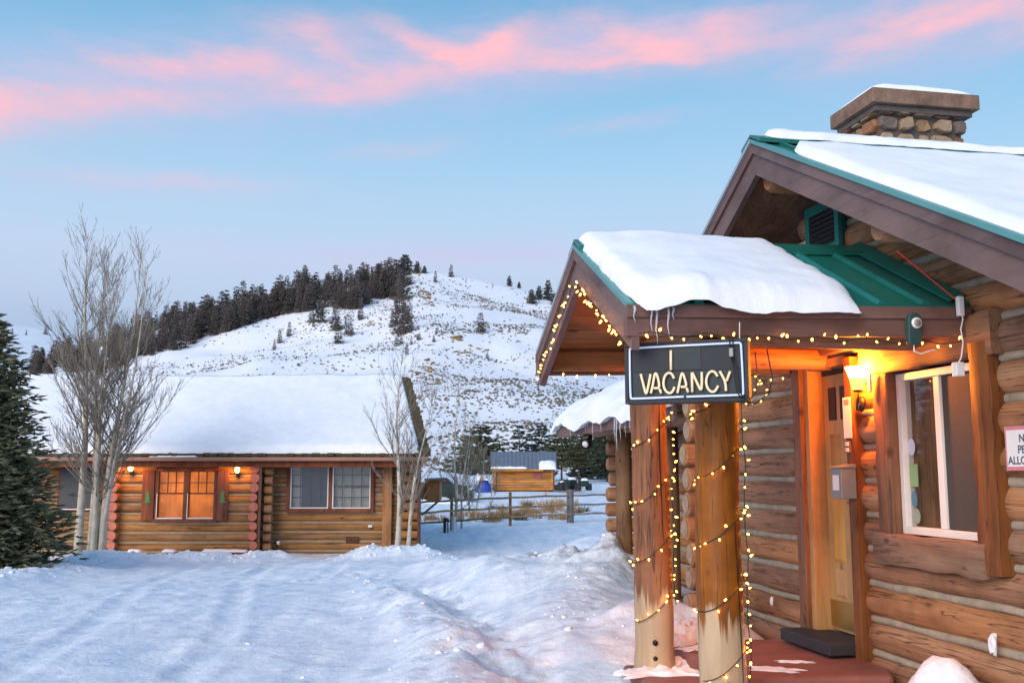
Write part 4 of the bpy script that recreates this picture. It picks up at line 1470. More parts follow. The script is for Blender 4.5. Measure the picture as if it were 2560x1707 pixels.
for (dx, L_) in ((-.10, .10), (.0, .16), (.03, .22), (.10, .18), (.13, .08)):
    icicle(ice, (dx, -.02, .03), L_, .009)

# ---- wing behind the porch
WX, WS = -.15, .45
wzf = lambda x: 2.40 + WS * (x - WX)
b = MB()
q = [(WX, 3.0, wzf(WX)), (3.4, 3.0, wzf(3.4)), (3.4, 8.2, wzf(3.4)), (WX, 8.2, wzf(WX))]
b.hexa([(x, y, z - .06) for x, y, z in q], q)
wroof = b.build('wing_roof', M['casing_h'], lodge)
b = MB(); b.box(WX - .045, WX - .003, 2.96, 8.22, 2.19, 2.39); b.build('fascia', M['fascia'], wroof, bev=.004)
b = MB(); b.prism([(WX - .04, 8.21, 2.385), (3.4, 8.21, wzf(3.4) - .015), (3.4, 8.21, wzf(3.4) - .2), (WX - .04, 8.21, 2.19)], (0, .04, 0)); b.build('rake_board', M['fascia_x'], wroof)
for k in range(12):
    zc = .02 + .235 * k
    if zc > 2.75: break
    b = MB(); b.log((1.15, 2.6, zc), (1.15, 7.95, zc), rng.uniform(.115, .122), 12, 14, .05, rng.uniform(0, 90)); b.build('log', M['log_y'], lodge, True, auto=50)
    b = MB(); b.box(1.07, 1.2, 2.6, 7.9, zc + .085, zc + .15); b.build('chinking', M['chink'], lodge)
    if zc < 2.45:
        L_ = rng.uniform(.62, .70)
        b = MB(); b.log((L_ - .08, 8.02, zc + .115), (3.0, 8.02, zc + .115), rng.uniform(.106, .116), 14, 8, .05, rng.uniform(0, 90)); b.build('log', M['log_x'], lodge, True, auto=50)
for (px, py) in ((.30, 6.35), (.36, 4.65)):
    b = MB(); b.tube([(px, py, .1 + 2.15 * i / 12) for i in range(13)], .112, 16, True, .05, py); b.build('porch_post', M['post_dark'], lodge, True, auto=50)
b = MB(); b.log((.33, 3.0, 2.28), (.33, 8.0, 2.28), .09, 12, 8, .04, 2); b.build('porch_beam', M['log_y'], lodge, True, auto=45)


def wsn(u, v):
    y = 3.0 + 5.35 * u
    lip = max(0, 1 - v / .10)
    x = WX - .05 + 3.4 * v - .09 * lip
    dip = .09 + .16 * mnoise.noise(Vector((u * 6.5, 2.2, 0))) + .06 * mnoise.noise(Vector((u * 19, 4, 0)))
    return (x, y, wzf(max(x, WX)) + .01 - max(0, dip) * lip)


wsnow = snow_sheet('roof_snow', wsn, lambda u, v: .24 + .08 * math.sin(u * 13) * (1 - v), .1, .22, .14, .1, 110, 34, M['snow_roof'], nfreq=2.5, namp=.06, label='lumpy icy snow with long icicles along the eave of the far wing', **W)
rg = random.Random(4)
for i in range(26):
    yy = rg.choice([rg.uniform(3.4, 4.4), rg.uniform(4.2, 5.0), rg.uniform(5.4, 7.6)])
    icicle(wsnow, (WX - .055 - rg.uniform(0, .03), yy, 2.41 - rg.uniform(0, .05)), rg.choice([.12, .2, .3, .42, .25]) * rg.uniform(.7, 1.3), rg.uniform(.009, .016))

# floodlights under the wing eave
for (lx, ly, z_) in ((-.02, 6.9, 2.13), (-.02, 3.9, 2.17)):
    t = thing('flood_light', 'small black floodlight under the snowy wing eave', 'light', tuple(to_wld(lx, ly, z_)), LTH, 'floodlights under the wing eave')
    b = MB(); b.tube([(0, 0, .06), (0, 0, 0), (-.04, -.02, -.04)], [.03, .03, .035], 10); b.build('arm', M['black'], t, True)
    b = MB(); b.tube([(-.02, -.02, -.03), (-.07, -.06, -.06), (-.10, -.09, -.08)], [.045, .075, .085], 14); b.build('head', M['black'], t, True)
    b = MB(); b.tube([(-.098, -.089, -.079), (-.108, -.099, -.086)], [.05, .045], 12); b.build('lens', M['white'], t, True)

# ------------------------------------------------------------------ neon sign
SA, SB = Vector((.655, 5.75, 0)), Vector((1.312, 5.50, 0))
sdx = (SB - SA).normalized()
syaw = math.atan2(sdx.y, sdx.x)
SW = (SB - SA).length
sign = thing('vacancy_sign', 'black box sign with pale blue border tube and cream VACANCY lettering', 'sign', (SA.x, SA.y, 2.04), syaw)
# local x along the face, y into the scene, z up; face size SW x .35
MB().box(0, SW, .012, .11, 0, .352).build('box', M['sign_box'], sign, bev=.004)
for (a, c, d, e) in ((0, SW, 0, .022), (0, SW, .33, .352), (0, .022, .022, .33), (SW - .022, SW, .022, .33)):
    MB().box(a, c, -.006, .0115, d, e).build('rim', M['sign_box'], sign, bev=.003)
face = MB().box(.022, SW - .022, .004, .011, .022, .33).build('face', M['sign_face'], sign)
MB().box(.032, SW - .03, -.0005, .003, .182, .325).build('cover_panel', M['sign_box'], face)
MB().box(.268, .441, -.004, -.001, .188, .316).build('cover_panel', M['sign_face'], face)


def sg2(px, py):
    # crop pixels of the sign face -> local metres (perspective unskewed linearly)
    tl, tr, bl, br = (12, 352), (1355, 282), (12, 1000), (1370, 960)
    u = (px - 12) / 1350.0
    top = tl[1] + (tr[1] - tl[1]) * u
    bot = bl[1] + (br[1] - bl[1]) * u
    return u * SW, (bot - py) / (bot - top) * .352


def tubes(name, strokes, r, mat, y=-.018):
    for st in strokes:
        b = MB()
        pts = [Vector((sg2(*p)[0], y, sg2(*p)[1])) for p in st]
        # round the corners by subdividing
        for _ in range(2):
            if len(pts) > 2:
                q = [pts[0]]
                for a_, c_ in zip(pts[:-1], pts[1:]):
                    q += [a_ * .75 + c_ * .25, a_ * .25 + c_ * .75]
                pts = q + [pts[-1]]
        b.tube(pts, r, 8)
        b.build(name, mat, sign, True)


Ltr = [
    [(200, 680), (225, 780), (250, 885), (262, 888), (285, 800), (310, 680)],
    [(310, 885), (335, 790), (355, 680), (375, 668), (392, 720), (405, 790), (400, 830), (345, 830)], [(408, 838), (424, 885)],
    [(570, 725), (545, 672), (505, 662), (465, 700), (448, 780), (465, 850), (510, 888), (552, 868), (572, 815)],
    [(603, 880), (630, 770), (650, 675), (668, 668), (688, 730), (702, 785), (695, 815), (642, 815)], [(705, 825), (720, 872)],
    [(765, 870), (765, 660)], [(770, 662), (815, 760), (862, 868), (872, 760), (872, 655)],
    [(1040, 700), (1015, 655), (980, 642), (940, 670), (914, 745), (925, 820), (965, 868), (1010, 862), (1045, 800)],
    [(1065, 645), (1095, 700), (1122, 760), (1126, 855)], [(1135, 750), (1175, 645)],
    [(540, 425), (537, 636)]]
tubes('letter_tube', Ltr, .0072, M['neon_cream'])
tubes('border_tube', [[(672, 918), (95, 945), (76, 938), (76, 420), (82, 404), (600, 375), (1262, 338), (1293, 340), (1298, 380), (1308, 880), (1300, 892), (1240, 898), (700, 918)]], .0062, M['neon_blue'], -.014)
b = MB()
for st in ([(1180, 300), (1185, 400)], [(1195, 490), (1215, 640), (1240, 860), (1290, 940)], [(1212, 490), (1250, 650), (1280, 880), (1330, 950)], [(1215, 295), (1215, 400)]):
    b.tube([(sg2(*p)[0], -.026, sg2(*p)[1]) for p in st], .004, 6)
b.build('cable', M['black'], sign, True)
xx, zz = sg2(1195, 445)
MB().box(xx - .012, xx + .012, -.036, -.012, zz - .025, zz + .025).build('plug', M['grey_metal'], sign, bev=.004)
b = MB()
b.tube([(SW + .0, .03, .01), (SW + .03, .05, .05), (SW + .04, .06, .16), (SW + .03, .08, .28)], .003, 6)
b.tube([(SW - .06, .0, .0), (SW + .03, .02, -.015), (SW + .10, .05, .04), (SW + .12, .08, .13), (SW + .09, .12, .30)], .0035, 6)
b.build('cable', M['black'], sign, True)
for (x_, L_) in ((.05, .12), (SW - .05, .10)):
    b = MB(); b.tube([(x_, .05, .35), (x_ + .003, .05, .35 + L_)], .003, 6); b.build('hanging_wire', M['cord_white'], sign)

# ------------------------------------------------------------------ string lights
bb = MB()
prof = [(0, .0035), (.004, .0068), (.011, .0085), (.019, .0075), (.026, .0045), (.031, .001)]
bb.tube([(0, 0, z_) for z_, r_ in prof], [r_ for z_, r_ in prof], 8)
BULB = bb.mesh('bulb', M['bulb'], True)
bs = MB(); bs.tube([(0, 0, -.014), (0, 0, .002)], [.0052, .0055], 6)
SOCK = bs.mesh('socket', M['bulb_base'], True)


def light_string(label, path, spacing, outf, seed, zoff=0.0, jit=.5, cord_r=.0032):
    rg = random.Random(seed)
    path = [Vector(p) for p in path]
    base_ = path[0].copy()
    t = thing('string_light', label, 'lights', tuple(to_wld(*base_)), LTH, 'warm string lights on the porch')
    b = MB()
    b.tube([p - base_ for p in path], cord_r, 5)
    b.build('cord', M['cord'], t, True)
    acc = spacing * .5
    for a_, c_ in zip(path[:-1], path[1:]):
        L_ = (c_ - a_).length
        while acc < L_:
            p = a_ + (c_ - a_) * (acc / L_)
            d = Vector(outf(p)) + Vector((rg.uniform(-1, 1), rg.uniform(-1, 1), rg.uniform(-1, 1))) * jit
            d.normalize()
            q = d.to_track_quat('Z', 'Y').to_euler()
            p2 = p - base_ + d * .014
            o = put('bulb', BULB, t, p2, q, rg.uniform(.52, .84))
            s_ = put('socket', SOCK, o, (0, 0, 0))
            acc += spacing * rg.uniform(.7, 1.3)
        acc -= L_
    return t


def helix(px, py, r, z0_, z1_, pitch, a0):
    out_ = []
    n = int((z1_ - z0_) / pitch * 28)
    for i in range(n + 1):
        z_ = z0_ + (z1_ - z0_) * i / n
        a = a0 + (z_ - z0_) / pitch * 2 * math.pi
        rr = r * (1.05 - .07 * (z_ - .2) / 2.2) + .006
        out_.append((px + rr * math.cos(a), py + rr * math.sin(a), z_ + .05 * math.sin(a - R(-80)) * 0 - .03 * math.sin(a * 2)))
    return out_


rad = lambda c: (lambda p: (p.x - c[0], p.y - c[1], .25 * rng.uniform(-1, 1.4) * .14))
light_string('warm string lights wound round the porch post standing on the low plinth', helix(*POSTS[0], .139, .58, 2.38, .425, R(180 + 15)), .088, rad(POSTS[0]), 1)
light_string('warm string lights wound round the porch post under the sign end', helix(*POSTS[1], .139, .42, 2.36, .405, R(180 + 15)), .088, rad(POSTS[1]), 2)
ax_, ay_ = POSTS[0]
light_string('warm string lights hanging straight down beside the plinth post', [(ax_ + .16 + .008 * math.sin(i), ay_ - .035 + .006 * math.cos(i * 2), 2.38 - i * .085) for i in range(21)], .062, lambda p: (rng.uniform(-.3, .6), -.8, rng.uniform(-.5, .3)), 3)
ax_, ay_ = POSTS[1]
light_string('warm string lights hanging straight down beside the sign post', [(ax_ + .162 + .008 * math.sin(i), ay_ - .03 + .006 * math.cos(i * 2), 2.40 - i * .09) for i in range(23)], .085, lambda p: (rng.uniform(-.3, .9), -.6, rng.uniform(-.5, .3)), 4)
yf = PY - PH - .05
light_string('warm string lights along the near eave board of the porch above the sign', [(PX0 + .02 + (2.05) * i / 30, yf, pz(0, PY - PH) - .235 + .012 * math.sin(i * 1.3)) for i in range(31)], .072, lambda p: (rng.uniform(-.6, .6), -.7, rng.choice([-1, -1, .9])), 5, jit=.3)
light_string('warm string lights along the near rake board of the porch gable', [(PX0 - .03, PY - (PH - .10) * i / 20 - .05, pz(PX0, PY - (PH - .1) * i / 20 - .05) - .25 + .01 * math.sin(i * 2)) for i in range(21)], .052, lambda p: (-.6, rng.uniform(-.6, .6), rng.choice([-.8, .6])), 6)
light_string('warm string lights along the far rake board of the porch gable', [(PX0 - .03, PY + (PH - .10) * i / 20 + .05, pz(PX0, PY + (PH - .1) * i / 20 + .05) - .25 + .01 * math.sin(i * 2)) for i in range(21)], .066, lambda p: (-.6, rng.uniform(-.6, .6), rng.choice([-.8, .6])), 7)
yf2 = PY + PH - .12
light_string('warm string lights under the far eave beam of the porch', [(PX0 + .08 + 2.0 * i / 20, yf2, pz(PX0, yf2) - .235 + .01 * math.sin(i * 2)) for i in range(21)], .15, lambda p: (0, -.3, -1), 8)
light_string('warm string lights bunched in a loop on the wall beside the door header', [(-.10, .62, 2.56), (-.14, .78, 2.52), (-.20, .92, 2.50), (-.17, .80, 2.40), (-.12, .78, 2.33), (-.16, .92, 2.26), (-.22, 1.05, 2.22), (-.16, 1.10, 2.30), (-.12, .95, 2.45), (-.12, 1.2, 2.52), (-.15, 1.5, 2.53)], .10, lambda p: (-.7, -.3, rng.uniform(-.6, .6)), 9)

# ------------------------------------------------------------------ wall lamp by the door
LP = Vector((-.13, -.62, 2.315))
lamp = thing('wall_lamp', 'glowing frosted glass sconce on a curved black arm beside the door', 'lamp', tuple(to_wld(-.02, -.50, 2.10)), LTH)
o0 = Vector((-.02, -.50, 2.10))
b = MB(); b.tube([(-.035, 0, .04), (-.012, 0, .04)], .055, 16); b.build('wall_plate', M['black'], lamp, True)
sc = LP - o0
b = MB(); b.tube([(-.02, 0, .06), (-.05, -.01, .02), (-.085, -.04, -.01), (sc.x * .98, sc.y * .8, .01), (sc.x, sc.y, .06), (sc.x, sc.y, .10)], .006, 8); b.build('arm', M['black'], lamp, True)
b = MB(); b.tube([sc + Vector((0, 0, -.10)), sc + Vector((0, 0, -.085))], [.03, .034], 14); b.build('cup', M['black'], lamp, True)
shp = [(-.085, .034), (-.05, .048), (-.0, .058), (.04, .070), (.08, .086)]
b = MB(); b.tube([sc + Vector((0, 0, z_)) for z_, r_ in shp[:3]], [r_ for z_, r_ in shp[:3]], 22, False); b.build('shade_base', M['sconce_low'], lamp, True)
b = MB(); b.tube([sc + Vector((0, 0, z_)) for z_, r_ in shp[2:]], [r_ for z_, r_ in shp[2:]], 22, False); b.build('lamp_shade', M['sconce_glow'], lamp, True)


def point(name, loc, e, col, size, parent=None):
    d = bpy.data.lights.new(name, 'POINT')
    d.energy = e; d.color = col; d.shadow_soft_size = size
    o = bpy.data.objects.new(name, d)
    COL.objects.link(o)
    o.location = loc
    if parent is not None: o.parent = parent
    return o


point('lamp_light', sc + Vector((0, 0, .035)), 165.0, (1.0, .26, .022), .03, lamp)

# ------------------------------------------------------------------ small things on the lodge wall
box = thing('mail_box', 'grey metal letter box with white label on the door casing', 'letter box', tuple(to_wld(-.052, -.335, 1.46)), LTH)
MB().box(-.12, 0, -.075, .075, 0, .22).build('body', M['grey_metal'], box, bev=.006)
MB().hexa([(-.13, -.08, .221), (0, -.08, .221), (0, .08, .221), (-.13, .08, .221)], [(-.125, -.08, .232), (0, -.08, .25), (0, .08, .25), (-.125, .08, .232)]).build('lid', M['grey_metal'], box, bev=.003)
MB().box(-.1225, -.121, -.045, .045, .06, .17).build('label', M['paper'], box)
pn = thing('paper_notice', 'sheet of white paper pinned to the door casing under the lamp', 'paper', tuple(to_wld(-.058, -.335, 1.90)), LTH)
MB().box(-.004, .0, -.055, .055, 0, .30).build('sheet', M['paper'], pn)
MB().box(-.0055, -.0042, -.035, .035, .245, .285).build('heading', M['pinkpaper'], pn)
sw = thing('light_switch', 'small white double switch on the door casing above the letter box', 'switch', tuple(to_wld(-.052, -.33, 1.79)), LTH)
MB().box(-.012, 0, -.03, .03, 0, .09).build('plate', M['fascia'], sw, bev=.002)
MB().box(-.020, -.0125, -.02, .02, .01, .038).build('button', M['white'], sw, bev=.002)
MB().box(-.020, -.0125, -.02, .02, .052, .08).build('button', M['white'], sw, bev=.002)
tg = thing('door_sensor', 'slim white tag hanging on the window casing beside the lamp', 'tag', tuple(to_wld(-.075, -.70, 2.21)), LTH)
MB().box(-.018, 0, -.018, .018, 0, .13).build('body', M['white'], tg, bev=.005)
b = MB(); b.tube([(-.01, 0, .13), (-.006, 0, .17)], .002, 5); b.build('hook', M['black'], tg)

ns = thing('pets_sign', 'white paper sign with pink border reading NO PETS ALLOWED', 'sign', tuple(to_wld(-.012, -2.12, 1.66)), LTH)
MB().box(-.004, 0, -.195, .135, 0, .25).build('border', M['pinkpaper'], ns)
MB().box(-.0062, -.0042, -.18, .12, .022, .228).build('sheet', M['paper'], ns)


def text_mesh(txt, size, name, mat, parent, loc, rot, ext=.0006, align='CENTER', bold=.0):
    cu = bpy.data.curves.new(name, 'FONT')
    cu.body = txt; cu.size = size; cu.extrude = ext; cu.align_x = align; cu.offset = bold
    o = bpy.data.objects.new(name, cu)
    COL.objects.link(o)
    dg = bpy.context.evaluated_depsgraph_get()
    me = bpy.data.meshes.new_from_object(o.evaluated_get(dg))
    bpy.data.objects.remove(o)
    me.materials.clear(); me.materials.append(mat)
    return put(name, me, parent, loc, rot)


for (tx, z_) in (('NO', .160), ('PETS', .097), ('ALLOWED', .036)):
    text_mesh(tx, .062, 'lettering', M['ink'], ns, (-.0068, -.035, z_), (R(90), 0, R(-90)), bold=.0014)

# timer and cords on the near eave
tm = thing('plug_timer', 'dark green plug-in light timer with round white dial hanging on the porch eave', 'timer', tuple(to_wld(-.43, PY - PH - .075, 2.40)), LTH)
b = MB(); b.prism([(-.045, 0, .03), (-.035, 0, 0), (.03, 0, 0), (.042, 0, .04), (.048, 0, .16), (.03, 0, .19), (-.02, 0, .19), (-.04, 0, .16)], (0, .045, 0)); b.build('body', M['timer'], tm, bev=.008)
b = MB(); b.tube([(.008, -.002, .128), (.008, -.012, .128)], [.034, .032], 20); b.build('dial', M['white'], tm, True)
b = MB(); b.tube([(.008, -.0125, .128), (.008, -.018, .128)], [.022, .020], 16); b.build('knob', M['grey_metal'], tm, True)
b = MB(); b.tube([(0, .02, .01), (-.01, .01, -.04), (.03, 0, -.055), (.11, .01, -.03), (.16, .02, -.035)], .004, 6); b.build('cable', M['cord_white'], tm, True)
wc = thing('extension_cord', 'white extension cord with block plug hanging from the porch corner', 'cord', tuple(to_wld(-.12, PY - PH - .07, 2.30)), LTH)
b = MB(); b.tube([(.0, 0, .34), (.01, -.005, .26), (-.005, 0, .2), (.006, 0, .12), (-.012, 0, .03), (-.03, 0, 0)], .0045, 6); b.build('cable', M['cord_white'], wc, True)
MB().box(-.018, .02, -.015, .02, .28, .40).build('socket', M['cord_white'], wc, bev=.006)
MB().box(-.065, -.01, -.025, .025, -.085, .0).build('plug_block', M['cord_white'], wc, bev=.006)
rc = thing('red_cord', 'taut red cord running from the porch corner up to the lodge rake', 'cord', tuple(to_wld(-.10, PY - PH - .05, 2.66)), LTH)
b = MB(); b.tube([(0, 0, 0), (-.42, -.02, .30)], .005, 6); b.build('cable', M['cord_red'], rc)

# ------------------------------------------------------------------ left cabin
CXO, CYO, CZO = -6.0, 25.2, -.55
cab = thing('log_cabin', 'long low log cabin with thick snow on its roof and orange lit window', 'building', (CXO, CYO, CZO))
# local: x right, y depth (0 = front of middle section), z from base
gx = lambda wx: wx * 1.008 - CXO
gzc = lambda wz: wz - CZO
LG = .235


def clogs(x0, x1, y, z0_, z1_, holes=()):
    k = 0
    while True:
        zc = z0_ + LG * (k + .5)
        if zc > z1_: break
        sp = [(x0, x1)]
        for (a, c, d, e) in holes:
            if d - .06 < zc < e + .06:
                sp = [s_ for (p, q) in sp for s_ in ([(p, min(q, a))] if a > p else []) + ([(max(p, c), q)] if c < q else []) if s_[1] - s_[0] > .03]
        for (p, q) in sp:
            b = MB(); b.log((p, y + .11, zc), (q, y + .11, zc), rng.uniform(.108, .116), 10, max(2, int((q - p) / .5)), .05, rng.uniform(0, 90), rnd=.1)
            b.build('log', M['clog'], cab, True, auto=50)
            b = MB(); b.box(p, q, y + .035, y + .16, zc + .088, zc + .147); b.build('chinking', M['cchink'], cab)
        k += 1


W1 = (gx(-8.78), gx(-7.40), gzc(.50), gzc(1.66))
SH = (gx(-9.17), gx(-7.03), gzc(.46), gzc(1.66))
W2 = (gx(-5.60), gx(-3.57), gzc(.74), gzc(1.86))
clogs(gx(-9.85), gx(-6.32), 0, 0, 2.46, [(W1[0] - .08, W1[1] + .08, W1[2], W1[3])])
clogs(gx(-6.15), gx(-2.36), .45, 0, 2.46, [(W2[0] - .06, W2[1] + .06, W2[2], W2[3])])
W0 = (gx(-11.4), gx(-10.5), gzc(.74), gzc(1.75))
clogs(gx(-14.5), gx(-9.85), .45, 0, 2.46, [(W0[0] - .06, W0[1] + .06, W0[2], W0[3])])
b = MB(); b.prism([(gx(-14.4), .62, 0), (gx(-2.5), .62, 0), (gx(-3.6), 5.2, 0), (gx(-14.4), 5.2, 0)], (0, 0, 2.5)); b.build('wall_core', M['clog'], cab)
for wx in (-9.83, -6.36):
    for k in range(10):
        zc = LG * (k + .5) + .06
        if zc > 2.42: break
        b = MB(); rr = rng.uniform(.098, .122)
        x_ = gx(wx) + rng.uniform(-.02, .02)
        b.log((x_, -.18, zc), (x_, .6, zc), rr, 14, 3, .05, rng.uniform(0, 90), rnd=.05)
        o = b.build('log', M['clog_y'], cab, True, auto=45)
        e = MB(); e.tube([(x_, -.19, zc), (x_, -.176, zc)], rr * .93, 16); e.build('painted_end', M['salmon'], o)
# squared stubs right of the spout and at the right corner
for k in range(10):
    zc = LG * (k + .5)
    b = MB(); b.log((gx(-6.17), .12, zc), (gx(-5.96), .12, zc), .105, 10, 2, .04, k * 3.0, rnd=.1); b.build('log', M['tan_board'], cab, True, auto=45)
    b = MB(); b.log((gx(-2.78), .33, zc + .05), (gx(-2.33), .33, zc + .05), .105, 10, 2, .05, k * 5.0, rnd=.1); b.build('log', M['clog'], cab, True, auto=45)
MB().box(gx(-3.25), gx(-3.02), .30, .44, 0, 2.46).build('corner_post', M['tan_board'], cab, bev=.01)
MB().box(gx(-2.355), gx(-2.31), .1, .6, 0, 2.4).build('corner_board', M['redwood'], cab)
b = MB(); b.tube([(gx(-6.24), -.10, .2), (gx(-6.24), -.10, 2.45), (gx(-6.24), -.3, 2.58)], .045, 8); b.build('downspout', M['gutter'], cab, True)
# middle window: two sashes, three by two panes above, one sheet below, shutters with a pine cut-out
wdw = MB()
wdw.box(W1[0] - .08, W1[1] + .08, -.03, .1, W1[3], W1[3] + .09); wdw.box(W1[0] - .1, W1[1] + .1, -.05, .1, W1[2] - .08, W1[2])
wdw.box(W1[0] - .08, W1[0], -.03, .1, W1[2], W1[3]); wdw.box(W1[1], W1[1] + .08, -.03, .1, W1[2], W1[3])
mid = (W1[0] + W1[1]) / 2
wdw.box(mid - .07, mid + .07, -.02, .1, W1[2], W1[3])
win1 = wdw.build('window', M['redwood'], cab, bev=.006)
for (a, c) in ((W1[0], mid - .07), (mid + .07, W1[1])):
    zm = W1[2] + (W1[3] - W1[2]) * .54
    MB().box(a, c, .08, .085, W1[2], W1[3]).build('pane', M['glass'], win1)
    MB().box(a - .02, c + .02, .13, .15, W1[2], W1[3]).build('curtain', M['curtain'], win1)
    MB().box(a, c, .04, .075, zm - .02, zm + .02).build('muntin', M['redwood'], win1)
    for i in (1, 2):
        x_ = a + (c - a) * i / 3
        MB().box(x_ - .011, x_ + .011, .05, .075, zm + .02, W1[3]).build('muntin', M['redwood'], win1)
    z_ = zm + (W1[3] - zm) * .5
    MB().box(a, c, .052, .074, z_ - .011, z_ + .011).build('muntin', M['redwood'], win1)
    MB().box(a - .03, a - .012, -.036, -.031, W1[2], zm).build('white_trim', M['white'], win1)
    MB().box(a, c, -.03, .07, W1[2] + .001, W1[2] + .03).build('white_trim', M['white'], win1)
for (a, c) in ((SH[0], W1[0] - .09), (W1[1] + .09, SH[1])):
    sh = MB().box(a, c, -.06, -.02, SH[2], SH[3] + .05).build('shutter', M['redwood'], cab, bev=.006)
    x_ = (a + c) / 2; z_ = (SH[2] + SH[3]) / 2 - .22
    b = MB()
    pts = [(-.014, 0), (.014, 0), (.014, .07), (.10, .06), (.04, .15), (.08, .15), (.03, .24), (.06, .24), (0, .38), (-.06, .24), (-.03, .24), (-.08, .15), (-.04, .15), (-.10, .06), (-.014, .07)]
    b.prism([(x_ + p * .9, -.075, z_ + q) for p, q in pts], (0, .014, 0))
    b.build('pine_cutout', M['tree_green'], sh)
# right hand window
w2 = MB()
w2.box(W2[0] - .09, W2[1] + .09, .38, .5, W2[3], W2[3] + .08); w2.box(W2[0] - .09, W2[1] + .09, .38, .5, W2[2] - .10, W2[2])
w2.box(W2[0] - .09, W2[0], .38, .5, W2[2], W2[3]); w2.box(W2[1], W2[1] + .09, .38, .5, W2[2], W2[3])
m2 = (W2[0] + W2[1]) / 2
w2.box(m2 - .045, m2 + .045, .40, .5, W2[2], W2[3])
win2 = w2.build('window', M['redwood'], cab, bev=.006)
for j, (a, c) in enumerate(((W2[0], m2 - .05), (m2 + .05, W2[1]))):
    for (p, q, r_, s_) in ((a, a + .03, W2[2], W2[3]), (c - .03, c, W2[2], W2[3]), (a + .03, c - .03, W2[2], W2[2] + .03), (a + .03, c - .03, W2[3] - .03, W2[3])):
        MB().box(p, q, .41, .47, r_, s_).build('white_trim', M['white'], win2)
    MB().box(a, c, .485, .49, W2[2], W2[3]).build('pane', M['glass'], win2)
    MB().box(a, c, .585, .61, W2[2], W2[3]).build('curtain', M['curtain_grey'], win2)
    if j == 0:
        MB().box(a + .26, c, .56, .58, W2[2], W2[3]).build('dark_shade', M['pane_dark'], win2)
    for i in range(1, 4):
        x_ = a + (c - a) * i / 4
        MB().box(x_ - .012, x_ + .012, .492, .505, W2[2], W2[3]).build('muntin', M['pane_dark'], win2)
        z_ = W2[2] + (W2[3] - W2[2]) * i / 4
        MB().box(a, c, .494, .503, z_ - (.022 if i == 2 else .011), z_ + (.022 if i == 2 else .011)).build('muntin', M['pane_dark'], win2)
# left dark window
w0 = MB(); w0.box(W0[0] - .06, W0[1] + .06, .40, .5, W0[2] - .06, W0[3] + .06)
win0 = w0.build('window', M['redwood'], cab)
MB().box(W0[0], W0[1], .39, .399, W0[2], W0[3]).build('pane', M['pane_dark'], win0)
MB().box(W0[0], W0[1], .385, .3985, W0[2] - .03, W0[2] - .004).build('white_trim', M['white'], win0)
# vent, socket
vt = MB().box(gx(-4.17), gx(-3.85), .43, .46, gzc(-.11), gzc(.03)).build('floor_vent', M['black'], cab)
for i in range(4):
    MB().box(gx(-4.16), gx(-3.86), .42, .435, gzc(-.10) + i * .032, gzc(-.085) + i * .032).build('slat', M['redwood'], vt)
MB().box(gx(-3.62), gx(-3.52), .43, .455, gzc(.27), gzc(.33)).build('outlet', M['white'], cab)
# roof
EZ, RZc, ED, RD = gzc(2.10), gzc(4.30), -.35, 3.55
exL, exR, rxL, rxR = gx(-15), gx(-2.08), gx(-15.2), gx(-2.98)
rf = MB()
q = [(exL, ED, EZ), (exR, ED, EZ), (rxR, RD, RZc), (rxL, RD, RZc)]
rf.hexa([(x, y, z - .07) for x, y, z in q], q)
q2 = [(rxL, RD, RZc), (rxR, RD, RZc), (rxR - .9, RD + 3.9, EZ), (exL, RD + 3.9, EZ)]
rf.hexa([(x, y, z - .07) for x, y, z in q2], q2)
croof = rf.build('roof', M['shake'], cab)
MB().box(exL, exR + .02, ED - .10, ED - .005, EZ - .175, EZ - .075).build('gutter', M['gutter'], croof, bev=.02)
MB().box(exL, exR - .12, ED + .06, ED + .10, EZ - .32, EZ - .12).build('fascia', M['redwood'], croof)
MB().box(exL, gx(-2.4), -.34, .6, EZ - .13, EZ - .10).build('soffit', M['redwood'], croof)
# ragged shake butts along the eave
rg = random.Random(8)
x_ = exL
b = MB()
while x_ < exR:
    wd = rg.uniform(.08, .2)
    dz = rg.uniform(-.03, .02); dy = rg.uniform(-.07, .02)
    b.box(x_, x_ + wd * .93, ED - .05 + dy, ED + .1, EZ - .055 + dz * .6, EZ + .012 + dz)
    x_ += wd
o = b.build('eave_shakes', M['shake'], croof); o['kind'] = 'stuff'
# stepped shake ends up the right rake, each one its own course
n = 17
for i in range(n):
    t0, t1 = i / n, (i + 1.1) / n
    xa = exR + (rxR - exR) * t0; xb = exR + (rxR - exR) * t1
    ya, yb = ED + (RD - ED) * t0, ED + (RD - ED) * t1
    za, zb = EZ + (RZc - EZ) * t0, EZ + (RZc - EZ) * t1
    b = MB()
    e = rg.uniform(.03, .09)
    b.hexa([(xa - .25, ya, za - .06), (xa + e, ya, za - .06), (xb + e * .5, yb, zb - .06), (xb - .25, yb, zb - .06)], [(xa - .25, ya, za + .16), (xa + e, ya, za + .13), (xb + e * .5, yb, zb + .06), (xb - .25, yb, zb + .1)])
    b.build('rake_shake', M['shake'], croof)


def csn(u, v):
    xl = exL + (rxL - exL) * v; xr = exR - .16 + (rxR - exR) * v
    return (xl + (xr - xl) * u, ED - .02 + (RD - ED + .02) * v, EZ + .014 + (RZc - EZ) * v)


